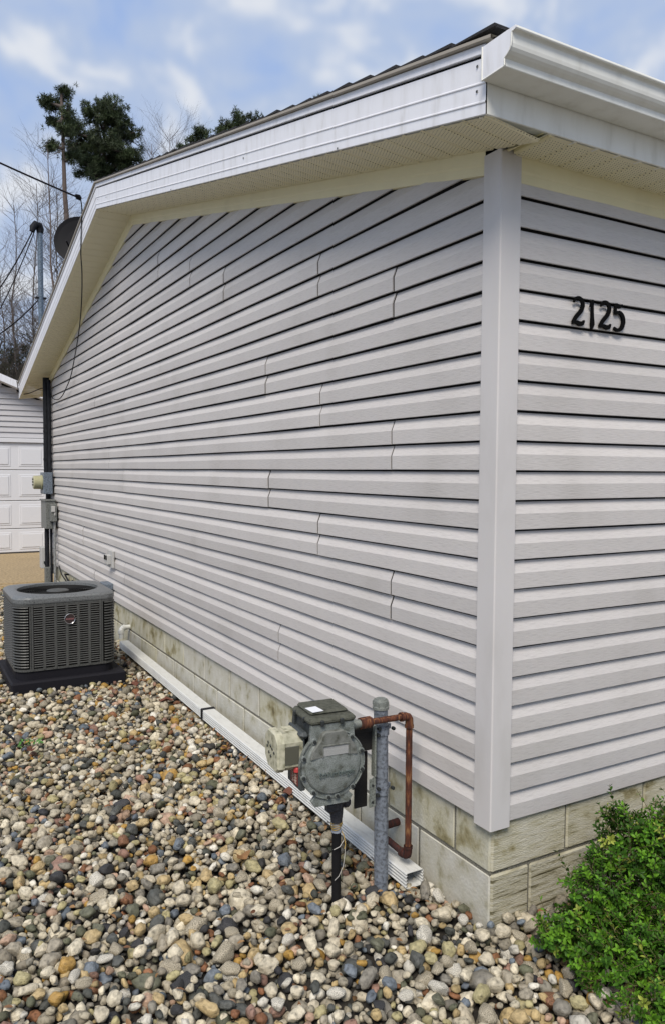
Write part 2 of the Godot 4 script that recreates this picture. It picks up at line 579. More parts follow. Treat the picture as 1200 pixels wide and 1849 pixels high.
# A panel of two dutch-lap courses from plan position u0 to u1; side "L" runs along z at x = 0, side "F" along x at z = 0.
func siding_panel(side: String, k: int, top: int, u0: Callable, u1: Callable, proud: float, parent: Node) -> void:
	var b := MB.new()
	var ph := rng.randf() * 10.0
	var sag := rng.randf_range(-0.006, 0.006)
	for course in range(k, top):
		var pts := []
		var nrm := []
		var cnt := PROFILE.size()
		for p in PROFILE:
			pts.append(Vector2(-p[0] + proud, course + p[1]))
		for i in cnt - 1:
			var d: Vector2 = (pts[i + 1] - pts[i]).normalized()
			nrm.append(Vector2(d.y, -d.x))
		var segs := maxi(1, int(absf(u1.call(course + 0.5) - u0.call(course + 0.5)) / 4.0))
		for i in cnt - 1:
			var na: Vector2 = nrm[i]
			var nb: Vector2 = nrm[i]
			if i > 3:
				na = (nrm[i] + nrm[i - 1]).normalized()
			if i > 2 and i < cnt - 2:
				nb = (nrm[i] + nrm[i + 1]).normalized()
			for s in segs:
				var q := []
				for e in [[i, s], [i, s + 1], [i + 1, s + 1], [i + 1, s]]:
					var p: Vector2 = pts[e[0]]
					var u: float = lerpf(u0.call(p.y), u1.call(p.y), float(e[1]) / segs)
					var wob := 0.010 * sin(u * 0.55 + ph + course) + 0.006 * sin(u * 1.7 + ph * 3.0)
					var yy := p.y + sag + 0.008 * sin(u * 0.3 + ph * 2.0)
					q.append(K(-p.x - wob, yy, u) if side == "L" else K(u, yy, p.x + wob))
				var n0 := Vector3(-na.x, na.y, 0) if side == "L" else Vector3(0, na.y, na.x)
				var n1 := Vector3(-nb.x, nb.y, 0) if side == "L" else Vector3(0, nb.y, nb.x)
				b.squad(q[0], q[1], q[2], q[3], n0, n0, n1, n1)
		# the cut edge that a lap shows
		if proud > 0.0:
			for i in cnt - 1:
				var e0: float = u1.call(pts[i].y)
				var e1: float = u1.call(pts[i + 1].y)
				if side == "L":
					b.quad(K(-pts[i].x, pts[i].y, e0), K(-pts[i + 1].x, pts[i + 1].y, e1), K(-pts[i + 1].x + 0.03, pts[i + 1].y, e1), K(-pts[i].x + 0.03, pts[i].y, e0), Vector3(0, 0, 1))
	part("siding_panel", b, M["vinyl%d" % rng.randi_range(0, 2)], parent)


func strip_along(b: MB, prof: Array, a: Vector3, c: Vector3, out: Vector3) -> void:
	# profile of (out, up) swept straight from a to c (plan coordinates already in metres)
	for i in prof.size() - 1:
		var p: Vector2 = prof[i] * S
		var q: Vector2 = prof[i + 1] * S
		var d := (q - p).normalized()
		var nn := out * d.y - Vector3.UP * d.x
		b.quad(a + out * p.x + Vector3.UP * p.y, c + out * p.x + Vector3.UP * p.y, c + out * q.x + Vector3.UP * q.y, a + out * q.x + Vector3.UP * q.y, nn)


# lower edge of the rake fascia: near eave, peak, far eave
const RB := [Vector3(-2.16, 22.25, 1.74), Vector3(-2.6, 32.8, -44.8), Vector3(-2.5, 21.22, -90.6)]
# where the rake soffit meets the wall
const RW := [Vector3(-0.05, 21.98, 1.74), Vector3(-0.05, 32.52, -43.9), Vector3(-0.05, 21.55, -90.6)]


func kv(p: Vector3) -> Vector3:
	return K(p.x, p.y, p.z)


func build_house() -> void:
	var house := thing("house", "grey vinyl sided house with white gutter and painted block foundation", "house")
	# closed walls behind the siding
	var b := MB.new()
	var gx := Transform3D(Basis(Vector3(0, 0, 1), Vector3(0, 1, 0), Vector3(-1, 0, 0)), Vector3())   # prism x -> z, prism z -> -x
	var gable := PackedVector2Array()
	for p in [[-0.3, 0.05], [-0.3, 22.1], [-43.9, 32.3], [WALL_FAR, 23.1], [WALL_FAR, 0.05]]:
		gable.append(Vector2(p[0] * S, (p[1] + G) * S))
	b.prism(gable, -0.74 * S, -0.30 * S, gx)
	b.box(K(45, 11.2, -0.55), Vector3(89.0 * S, 22.3 * S, 0.5 * S))
	b.box(K(45, 11.2, WALL_FAR + 0.45), Vector3(89.0 * S, 22.3 * S, 0.5 * S))
	b.prism(gable, -90.4 * S, -89.9 * S, gx)
	part("wall_core", b, M.sheath, house)

	var side := node("gable_wall", house)
	var seams := {0: [-58.9], 2: [-16.5, -47.3], 4: [-64.0], 6: [-6.15, -53.2], 8: [-12.3, -59.1], 10: [-17.8, -47.3], 12: [-6.2, -52.4], 14: [-12.15, -53.2], 16: [-18.15, -46.8], 18: [-6.17, -58.0], 20: [-12.4, -50.0], 22: [-24.1], 24: [-30.0], 26: [-37.0], 28: [], 30: []}
	for k in range(0, 32, 2):
		var cuts: Array = seams[k]
		var top := mini(k + 2, 32)
		# nearest piece first; each farther piece laps over the one before it
		for i in cuts.size() + 1:
			var gap := rng.randf_range(0.045, 0.085)
			var hi: Callable = near_z if i == 0 else func(y: float) -> float: return clampf(cuts[i - 1], far_z(y), near_z(y))
			var lo: Callable = far_z if i == cuts.size() else func(y: float) -> float: return clampf(cuts[i] + gap, far_z(y), near_z(y))
			siding_panel("L", k, top, lo, hi, 0.0 if i == 0 else 0.02 * (i % 2), side)
	var front := node("front_wall", house)
	var x1 := func(_y: float) -> float: return 60.0
	var x0 := func(_y: float) -> float: return 0.7
	for k in range(0, 22, 2):
		siding_panel("F", k, mini(k + 2, 22), x0, x1, 0.0, front)

	# corner post, with rounded outer corner
	b = MB.new()
	var pp := PackedVector2Array()
	for p in [[0.78, 0.07], [0.03, 0.07]]:
		pp.append(Vector2(p[0], p[1]))
	for i in 5:
		var t := PI / 2 + PI / 2 * i / 4.0
		pp.append(Vector2(-0.02 + 0.05 * cos(t), 0.02 + 0.05 * sin(t)))
	for p in [[-0.07, -0.78], [0.3, -0.78], [0.3, -0.3], [0.78, -0.3]]:
		pp.append(Vector2(p[0], p[1]))
	for i in pp.size():
		pp[i] = Vector2(pp[i].x * S, -pp[i].y * S)
	b.prism(pp, (-0.16 + G) * S, (22.33 + G) * S, Transform3D(Basis(Vector3(1, 0, 0), Vector3(0, 0, -1), Vector3(0, 1, 0)), Vector3()))
	part("corner_post", b, M.post, house)
	b = MB.new()
	b.box(K(0.0, 10.5, WALL_FAR - 0.2), Vector3(0.5 * S, 23.5 * S, 0.6 * S), 0.006)
	part("corner_post", b, M.post, house)

	# frieze boards
	var fp := [Vector2(-0.15, -0.02), Vector2(0.0, 0.0), Vector2(0.012, 0.03), Vector2(0.012, 0.30), Vector2(0.05, 0.38), Vector2(0.058, 0.86), Vector2(-0.15, 0.86)]
	b = MB.new()
	strip_along(b, fp, K(0.74, 21.39, 0), K(60, 21.39, 0), Vector3(0, 0, 1))
	part("frieze_board", b, M.cream, house)
	b = MB.new()
	strip_along(b, fp, K(0, 21.72, -0.74), K(0, 31.68, -43.8), Vector3(-1, 0, 0))
	part("frieze_board", b, M.cream, house)
	b = MB.new()
	strip_along(b, fp, K(0, 31.68, -43.8), K(0, 22.6, WALL_FAR), Vector3(-1, 0, 0))
	part("frieze_board", b, M.cream, house)

	build_foundation(house)
	build_soffit(house)
	build_fascia(house)
	build_roof(house)
	build_gutter(house)


func build_foundation(house: Node3D) -> void:
	var f := node("foundation", house)
	var b := MB.new()
	var inx := 0.17
	b.box(K(inx + 0.93, -2.2, (WALL_FAR - inx) / 2 - 0.05), Vector3(1.8 * S, 5.0 * S, -WALL_FAR * S - 0.2 * S))
	b.box(K(31.0, -2.2, -inx - 0.93), Vector3(60 * S, 5.0 * S, 1.8 * S))
	part("mortar", b, M.mortar, f)
	# gable side: running bond, uneven faces
	for row in 2:
		var y1 := 0.1 if row == 0 else -1.84
		var y0 := -1.78 if row == 0 else -4.1
		var z := -inx
		var first := true
		var cnt := 0
		while z > WALL_FAR + 1.0:
			var l := 4.28
			if first:
				l = 1.93 if row == 0 else 4.1
				first = false
			var z2 := maxf(z - l, WALL_FAR)
			b = MB.new()
			var d := rng.randf_range(-0.012, 0.012)
			b.box(K(inx + 0.45 + d, (y0 + y1) / 2, (z + z2) / 2), Vector3(0.92 * S, (y1 - y0 - 0.05) * S, (z - z2 - 0.09) * S), 0.005)
			var pale := (row == 1 and cnt == 0) or rng.randf() < 0.35
			if not (cnt == 19 and row == 0):
				part("block", b, M.block_side_pale if pale else M.block_side, f)
			z = z2
			cnt += 1
	for row in 2:
		var y1 := 0.1 if row == 0 else -1.84
		var y0 := -1.78 if row == 0 else -4.1
		var x := inx + 0.94
		var stops := [3.72, 7.9, 12.1, 16.3] if row == 0 else [1.95, 6.1, 10.3, 14.5]
		for s in stops:
			b = MB.new()
			var left: float = inx if x < 1.2 else x
			if x < 1.2:
				left = inx + 0.02
			b.box(K((left + s) / 2, (y0 + y1) / 2, -inx - 0.43), Vector3((s - left - 0.065) * S, (y1 - y0 - 0.05) * S, 0.92 * S), 0.006)
			part("block", b, M.block_front if row == 0 else M.block_front_worn, f)
			x = s


func soffit_panel(b: MB, a0: Vector3, a1: Vector3, c0: Vector3, c1: Vector3) -> void:
	# a0-a1: edge at the wall, c0-c1: edge at the fascia; three flats parted by V grooves
	var dn := Vector3(0, -1, 0)
	for i in 3:
		var t0 := i / 3.0
		var t1 := (i + 1) / 3.0
		var g := 0.035
		var e := [[t0, 0.0], [t0 + g, -0.07 * S], [t1 - g, -0.07 * S], [t1, 0.0]]
		for j in 3:
			var p: float = e[j][0]
			var q: float = e[j + 1][0]
			var o0 := Vector3(0, e[j][1], 0)
			var o1 := Vector3(0, e[j + 1][1], 0)
			b.quad(a0.lerp(a1, p) + o0, c0.lerp(c1, p) + o0, c0.lerp(c1, q) + o1, a0.lerp(a1, q) + o1, dn)


func build_soffit(house: Node3D) -> void:
	var f := node("soffit", house)
	for half in 2:
		var steps := 15
		for i in steps:
			var t0 := float(i) / steps
			var t1 := float(i + 1) / steps
			var b := MB.new()
			soffit_panel(b, kv(RW[half].lerp(RW[half + 1], t0)), kv(RW[half].lerp(RW[half + 1], t1)), kv(RB[half].lerp(RB[half + 1], t0)), kv(RB[half].lerp(RB[half + 1], t1)))
			part("soffit_panel", b, M.soffit, f)
	# eave soffit of the front
	var x := 0.45
	while x < 60.0:
		var b := MB.new()
		soffit_panel(b, K(x, 22.26, -0.1), K(x + 3.0, 22.26, -0.1), K(x, 22.26, 1.72), K(x + 3.0, 22.26, 1.72))
		part("soffit_panel", b, M.soffit, f)
		x += 3.0
	var b := MB.new()
	b.quad(K(-0.06, 22.32, -0.95), K(0.46, 22.34, -0.95), K(0.46, 22.34, 1.74), K(-0.06, 22.0, 1.74), Vector3.DOWN)
	b.box(K(0.42, 22.26, 0.92), Vector3(0.16 * S, 0.16 * S, 1.56 * S), 0.003)
	b.box(K(0.12, 22.26, 0.92), Vector3(0.1 * S, 0.12 * S, 1.56 * S), 0.003)
	part("corner_channel", b, M.cream, f)
	b = MB.new()
	b.quad(K(-0.05, 21.6, -90.6), K(10, 21.6, -90.6), K(10, 23.2, WALL_FAR), K(-0.05, 23.2, WALL_FAR), Vector3.DOWN)
	part("back_eave_soffit", b, M.cream, f)


func build_fascia(house: Node3D) -> void:
	var f := node("rake_fascia", house)
	var main := [Vector2(-0.30, 0.03), Vector2(-0.30, -0.01), Vector2(0.0, -0.02), Vector2(0.03, 0.0), Vector2(0.03, 0.30), Vector2(0.055, 0.325), Vector2(0.055, 0.36), Vector2(0.03, 0.385), Vector2(0.03, 0.84), Vector2(0.055, 0.865), Vector2(0.055, 0.90), Vector2(0.03, 0.925), Vector2(0.03, 1.58), Vector2(-0.05, 1.59)]
	var strip := [Vector2(-0.06, 1.68), Vector2(0.07, 1.67), Vector2(0.09, 1.69), Vector2(0.07, 1.95), Vector2(-0.06, 1.96)]
	var out := Vector3(-1, 0, 0)
	var cuts := [[0, 0.0, 0.868], [0, 0.866, 1.0], [1, 0.0, 1.0]]
	for e in cuts:
		var b := MB.new()
		var a: Vector3 = RB[e[0]].lerp(RB[e[0] + 1], e[1])
		var c: Vector3 = RB[e[0]].lerp(RB[e[0] + 1], e[2])
		var o: float = 0.012 if e[1] > 0.5 else 0.0
		strip_along(b, main, kv(a - Vector3(o, 0, 0)), kv(c - Vector3(o, 0, 0)), out)
		part("fascia_board", b, M.white, f)
		b = MB.new()
		if e[0] == 0 and e[1] == 0.0:
			c = RB[0].lerp(RB[1], 0.78)
		elif e[0] == 0:
			a = RB[0].lerp(RB[1], 0.775) - Vector3(0.01, 0, 0)
		strip_along(b, strip, kv(a), kv(c), out)
		part("fascia_strip", b, M.white, f)
	for half in 2:
		var b := MB.new()
		var drip := [Vector2(-0.06, 1.97), Vector2(0.17, 1.975), Vector2(0.2, 2.0), Vector2(0.2, 2.09), Vector2(-0.06, 2.1)]
		strip_along(b, drip, kv(RB[half] + (Vector3(0, -0.08, 0.36) if half == 0 else Vector3())), kv(RB[half + 1]), out)
		part("drip_edge", b, M.drip, f)
		b = MB.new()
		var back := [Vector2(-0.02, 1.96), Vector2(-0.02, 0.0)]
		for i in 2:
			back[i] = back[i] + Vector2(-0.02, 0)
		strip_along(b, [back[1], back[0]], kv(RB[half]), kv(RB[half + 1]), out)
		part("backing_board", b, M.dark, f)
	# nails
	for e in [[0.0, 0.008, 0.62], [0.0, 0.008, 1.33], [0.0, 0.37, 0.62], [0.0, 0.18, -0.02], [0.0, 0.60, -0.02], [0.0, 0.93, 0.62], [0.0, 0.985, 0.62]]:
		var p: Vector3 = RB[0].lerp(RB[1], e[1])
		var b := MB.new()
		b.lathe([Vector2(0.0, 0.012), Vector2(0.03, 0.008), Vector2(0.045, -0.004)], 8, Transform3D(Basis(Vector3(0, 0, S), Vector3(-S, 0, 0), Vector3(0, S, 0)), K(p.x - 0.06, p.y + e[2] + 0.06, p.z)))
		part("nail_head", b, M.bolt, f)
	# eave fascia
	var b := MB.new()
	strip_along(b, [Vector2(-0.3, 0.03), Vector2(-0.3, -0.01), Vector2(0.0, -0.02), Vector2(0.03, 0.0), Vector2(0.03, 1.9), Vector2(-0.1, 1.9)], K(-2.17, 22.24, 1.74), K(60, 22.24, 1.74), Vector3(0, 0, 1))
	part("eave_fascia", b, M.gutter, house)
	b = MB.new()
	b.box(K(28, 23.2, 1.60), Vector3(60 * S, 1.8 * S, 0.12 * S))
	part("sub_fascia", b, M.dark, house)


func build_roof(house: Node3D) -> void:
	var r := node("roof", house)
	var up := 2.1
	for half in 2:
		var a: Vector3 = RB[0] if half == 0 else RB[2]
		var p: Vector3 = RB[1]
		var b := MB.new()
		var e0 := Vector3(-2.1, a.y + up, a.z)
		var e1 := Vector3(-2.5, p.y + up, p.z)
		for side in 2:
			var h := -0.25 * side
			b.quad(K(e0.x, e0.y + h, e0.z), K(e1.x, e1.y + h, e1.z), K(90, e1.y + h, e1.z), K(90, e0.y + h, e0.z), Vector3.UP if side == 0 else Vector3.DOWN)
		b.quad(K(e0.x, e0.y, e0.z), K(e1.x, e1.y, e1.z), K(e1.x, e1.y - 0.25, e1.z), K(e0.x, e0.y - 0.25, e0.z), Vector3.LEFT)
		part("roof_deck", b, M.sheath, r)
		var rows := 31
		for i in rows:
			var t0 := (i - 0.02) / rows
			var t1 := minf((i + 1.06) / rows, 1.0)
			var q0 := e0.lerp(e1, t0)
			var q1 := e0.lerp(e1, t1)
			var jut := rng.randf_range(0.03, 0.10)
			var th := 0.10
			b = MB.new()
			var z0 := q0.z + (0.42 if i == 0 and half == 0 else 0.0)
			var lift := rng.randf_range(0.03, 0.09)
			var lo_x := q0.x - jut - 0.12
			var l0 := K(lo_x, q0.y + 0.02 + lift, z0)
			var l1 := K(q1.x - jut - 0.12, q1.y + 0.03, q1.z)
			var r0 := K(90, q0.y + 0.02 + lift, z0)
			var r1 := K(90, q1.y + 0.03, q1.z)
			var d := Vector3(0, th * S, 0)
			var dl := Vector3(0, 0.04 * S, 0)
			b.quad(l0 + d, l1 + dl, r1 + dl, r0 + d, Vector3.UP)
			b.quad(l0, l1, r1, r0, Vector3.DOWN)
			b.quad(l0, l0 + d, l1 + dl, l1, Vector3.LEFT)
			b.quad(l0, l0 + d, r0 + d, r0, Vector3(0, 0, 1 if half == 0 else -1))
			part("shingle_course", b, M.shingle, r)


func build_gutter(house: Node3D) -> void:
	var g := node("gutter", house)
	var x0 := -2.36
	var pts := [Vector2(1.80, 24.02), Vector2(1.80, 23.09), Vector2(2.72, 23.09), Vector2(2.735, 23.11), Vector2(2.735, 23.30), Vector2(2.78, 23.33), Vector2(2.86, 23.37), Vector2(2.93, 23.43), Vector2(2.98, 23.51), Vector2(3.0, 23.6), Vector2(3.01, 23.86), Vector2(3.05, 23.90), Vector2(3.14, 23.91), Vector2(3.16, 23.94), Vector2(3.15, 24.0), Vector2(3.04, 24.0), Vector2(3.03, 23.96)]
	var b := MB.new()
	for i in pts.size() - 1:
		var p: Vector2 = pts[i]
		var q: Vector2 = pts[i + 1]
		var d := (q - p).normalized()
		var nn := Vector3(0, -d.x, d.y)
		b.quad(K(x0, p.y, p.x), K(60, p.y, p.x), K(60, q.y, q.x), K(x0, q.y, q.x), nn)
	# inner skin
	for i in range(1, 11):
		var p: Vector2 = pts[i]
		var q: Vector2 = pts[i + 1]
		var d := (q - p).normalized()
		var o := Vector2(-d.y, d.x) * 0.03
		p += o
		q += o
		b.quad(K(x0, p.y, p.x), K(60, p.y, p.x), K(60, q.y, q.x), K(x0, q.y, q.x), Vector3(0, d.x, -d.y))
	part("trough", b, M.gutter, g)
	b = MB.new()
	var poly := PackedVector2Array()
	for p in pts.slice(0, 15):
		poly.append(Vector2(p.x * S, (p.y + G) * S))
	var gx := Transform3D(Basis(Vector3(0, 0, 1), Vector3(0, 1, 0), Vector3(-1, 0, 0)), Vector3())
	b.prism(poly, -(x0 + 0.0) * S - 0.001, -(x0 - 0.035) * S, gx)
	var cap := part("end_cap", b, M.white, g)
	b = MB.new()
	for i in 11:
		var p: Vector2 = pts[i]
		var q: Vector2 = pts[i + 1]
		b.tube([K(x0 - 0.035, p.y, p.x), K(x0 - 0.035, q.y, q.x)], 0.0028, 6)
	part("rim", b, M.gutter, cap)


# ---------------------------------------------------------------- garage
func build_garage() -> void:
	var g := thing("garage", "detached grey sided garage with raised panel door behind the house", "garage")
	var zf := -131.0
	var b := MB.new()
	# body with a gable towards the camera; ridge to the left of the picture
	var poly := PackedVector2Array()
	for p in [[-60, -3.6], [10, -3.6], [10, 23.0], [-25, 37.0], [-60, 23.0]]:
		poly.append(Vector2(p[0] * S, (p[1] + G) * S))
	b.prism(poly, -188 * S, (zf - 0.5) * S)
	part("wall", b, M.garage_siding, g)
	for i in 18:
		var y := 17.6 + i * 1.0
		var half := 34.8 if y < 22.5 else maxf(0.0, (36.6 - y) / 0.4)
		if half < 1.0:
			break
		b = MB.new()
		var zz := zf - 0.35
		var a := K(-25 - half, y, zz + 0.22)
		var c := K(-25 + half, y, zz + 0.22)
		var u := Vector3(0, 0.98 * S, -0.2 * S)
		b.quad(a, c, c + u, a + u, Vector3(0, 0, 1))
		b.quad(a, c, c - Vector3(0, 0, 0.2 * S), a - Vector3(0, 0, 0.2 * S), Vector3.DOWN)
		part("siding_course", b, M.garage_siding, g)
	# right of the door
	for i in 21:
		b = MB.new()
		var y := -3.4 + i
		var a := K(7.6, y, zf - 0.13)
		var c := K(10.0, y, zf - 0.13)
		var u := Vector3(0, 0.98 * S, -0.2 * S)
		b.quad(a, c, c + u, a + u, Vector3(0, 0, 1))
		part("siding_course", b, M.garage_siding, g)
	# door: four sections of raised panels
	var door := node("door", g)
	var ys := [-3.3, 1.05, 6.15, 11.75, 16.7]
	for s in 4:
		b = MB.new()
		b.box(K(-25, (ys[s] + ys[s + 1]) / 2, zf - 0.2), Vector3(64 * S, (ys[s + 1] - ys[s] - 0.12) * S, 0.3 * S), 0.006)
		part("door_section", b, M.garage_door, door)
		for k in 9:
			var x := 5.4 - k * 6.9
			b = MB.new()
			var cy: float = (ys[s] + ys[s + 1]) / 2 - 0.05
			var hh: float = (ys[s + 1] - ys[s]) * 0.36
			var w := 2.75
			var xr := minf(x + w, 6.9)
			# frame moulding and raised field
			b.box(K((x - w + xr) / 2, cy, zf - 0.03), Vector3((xr - x + w) * S, hh * 2 * S, 0.09 * S), 0.004)
			b.box(K((x - w + xr) / 2, cy, zf + 0.06), Vector3((xr - x + w - 0.7) * S, (hh * 2 - 0.7) * S, 0.08 * S), 0.006)
			part("raised_panel", b, M.garage_door, door)
	b = MB.new()
	b.box(K(-25, 17.1, zf + 0.1), Vector3(66 * S, 0.75 * S, 0.5 * S), 0.005)
	b.box(K(7.4, 6.7, zf + 0.1), Vector3(0.8 * S, 20.0 * S, 0.5 * S), 0.005)
	part("door_trim", b, M.garage_door, g)
	# roof with white rake
	for s in 2:
		var sx := 1.0 if s == 0 else -1.0
		b = MB.new()
		var pk := Vector3(-25, 38.6, 0)
		var ev := Vector3(-25 + sx * 38, 23.4, 0)
		for h in 2:
			b.quad(K(pk.x, pk.y - h * 0.4, zf + 2), K(ev.x, ev.y - h * 0.4, zf + 2), K(ev.x, ev.y - h * 0.4, -190), K(pk.x, pk.y - h * 0.4, -190), Vector3.UP if h == 0 else Vector3.DOWN)
		part("roof", b, M.shingle, g)
		b = MB.new()
		var lo := -1.25
		b.quad(K(pk.x, pk.y + lo, zf + 2.02), K(ev.x, ev.y + lo, zf + 2.02), K(ev.x, ev.y, zf + 2.02), K(pk.x, pk.y, zf + 2.02), Vector3(0, 0, 1))
		b.quad(K(pk.x, pk.y + lo, zf + 2.02), K(ev.x, ev.y + lo, zf + 2.02), K(ev.x, ev.y + lo, zf - 0.4), K(pk.x, pk.y + lo, zf - 0.4), Vector3.DOWN)
		part("rake_board", b, M.white, g)


# ---------------------------------------------------------------- trees
func tuft_mesh(blades: int, length: float, width: float) -> ArrayMesh:
	var b := MB.new()
	for i in blades:
		var d := Vector3(rng.randf_range(-1, 1), rng.randf_range(-0.7, 1), rng.randf_range(-1, 1)).normalized()
		var s := d.cross(Vector3(rng.randf(), rng.randf(), rng.randf())).normalized() * width
		var o := d * length * 0.12
		var tip := d * length * rng.randf_range(0.7, 1.0)
		var nn := d.cross(s).normalized()
		b.flat(o - s, o + s, tip, nn)
	return b.make()


func foliage(called: String, mesh: Mesh, list: Array, cols: Array, material: Material, parent: Node) -> MultiMeshInstance3D:
	var mm := MultiMesh.new()
	mm.transform_format = MultiMesh.TRANSFORM_3D
	mm.use_colors = true
	mm.mesh = mesh
	mm.instance_count = list.size()
	for i in list.size():
		mm.set_instance_transform(i, list[i])
		mm.set_instance_color(i, cols[i])
	var o := MultiMeshInstance3D.new()
	o.name = numbered(parent, called)
	o.multimesh = mm
	o.material_override = material
	parent.add_child(o, true)
	kind(o, "stuff")
	return o


func crooked(a: Vector3, c: Vector3, cnt: int, amp: float) -> Array:
	var pts := []
	for i in cnt + 1:
		var t := float(i) / cnt
		var o := Vector3(rng.randf_range(-1, 1), rng.randf_range(-0.4, 0.4), rng.randf_range(-1, 1)) * amp * sin(t * PI)
		pts.append(a.lerp(c, t) + o)
	return pts


func pine(label: String, base: Vector2, trunk_top: Vector3, blobs: Array, per: float, spread: float, tuft: Mesh, bark: String) -> void:
	var t := thing("pine_tree", label, "tree", "")
	var b := MB.new()
	var foot := K(base.x, -3.6, base.y)
	var topv := kv(trunk_top)
	var axis := crooked(foot, topv, 9, 0.12)
	var rad := []
	for i in 10:
		rad.append(lerpf(0.17, 0.035, i / 9.0))
	b.tube(axis, rad, 9)
	part("trunk", b, M[bark], t)
	b = MB.new()
	var list := []
	var cols := []
	for q in blobs:
		var cen := K(q[0], q[1], q[2])
		var r: float = q[3] * S
		# limb from the trunk into the clump
		var h := clampf((cen.y - r * 0.8 - foot.y) / (topv.y - foot.y), 0.25, 0.97)
		var start := foot.lerp(topv, h)
		b.tube(crooked(start, cen, 4, r * 0.12), [0.06, 0.05, 0.04, 0.03, 0.02], 6)
		var subs := []
		for k in maxi(9, int(r * r * 130.0)):
			var d := Vector3(rng.randf_range(-1, 1), rng.randf_range(-0.75, 1), rng.randf_range(-1, 1)).normalized()
			var e := cen + Vector3(d.x, d.y * 0.85, d.z) * r * rng.randf_range(0.35, 1.28)
			subs.append(e)
			b.tube(crooked(cen, e, 2, r * 0.08), [0.02, 0.014, 0.007], 4, false)
		for e in subs:
			var tone := rng.randf_range(0.6, 1.25)
			for k in int(per):
				var p: Vector3 = e + Vector3(rng.randfn(), rng.randfn() * 0.7, rng.randfn()) * spread
				var s := rng.randf_range(0.6, 1.15)
				list.append(Transform3D(Basis.from_euler(Vector3(rng.randf() * TAU, rng.randf() * TAU, rng.randf() * TAU)).scaled(Vector3(s, s, s)), p))
				var w := tone * rng.randf_range(0.75, 1.2)
				cols.append(Color(0.040 * w, 0.062 * w, 0.020 * w))
	part("limbs", b, M.twig, t)
	foliage("crown", tuft, list, cols, M.needles, t)


func grow(b: MB, p: Vector3, d: Vector3, length: float, r: float, depth: int) -> void:
	var q := p + d * length * 0.5 + Vector3(rng.randfn(), 0, rng.randfn()) * length * 0.03
	var e := p + d * length + Vector3(rng.randfn(), 0, rng.randfn()) * length * 0.05
	b.tube([p, q, e], [r, r * 0.85, r * 0.66], 5 if r > 0.02 else 3, false)
	if depth <= 0:
		return
	var kids := 2 if rng.randf() < 0.55 else 3
	for k in kids:
		var sp := 0.32 if k == 0 else 0.62
		var nd := (d + Vector3(rng.randfn(), rng.randfn() * 0.5 + 0.25, rng.randfn()) * sp).normalized()
		grow(b, e if k == 0 else q.lerp(e, rng.randf()), nd, length * rng.randf_range(0.62, 0.85), r * rng.randf_range(0.5, 0.66), depth - 1)


func bare_tree(label: String, x: float, z: float, height: float, r: float, bark: String, depth := 5) -> void:
	var t := thing("bare_tree", label, "tree", "")
	var foot := K(x, -3.6, z)
	var topv := foot + Vector3(rng.randf_range(-0.3, 0.3), height, rng.randf_range(-0.3, 0.3))
	var axis := crooked(foot, topv, 10, height * 0.018)
	var rad := []
	for i in 11:
		rad.append(lerpf(r, 0.008, pow(i / 10.0, 0.8)))
	var b := MB.new()
	b.tube(axis, rad, 8)
	part("trunk", b, M[bark], t)
	b = MB.new()
	for i in 64:
		var h := rng.randf_range(0.28, 0.99)
		var f := h * 10.0
		var p: Vector3 = axis[int(f)].lerp(axis[mini(int(f) + 1, 10)], f - int(f))
		var az := rng.randf() * TAU
		var d := Vector3(cos(az), rng.randf_range(0.55, 1.5), sin(az)).normalized()
		grow(b, p, d, height * 0.085 * (1.25 - h * 0.7), maxf(0.007, r * 0.34 * (1.1 - h)), depth - 2)
	part("branches", b, M.twig, t)


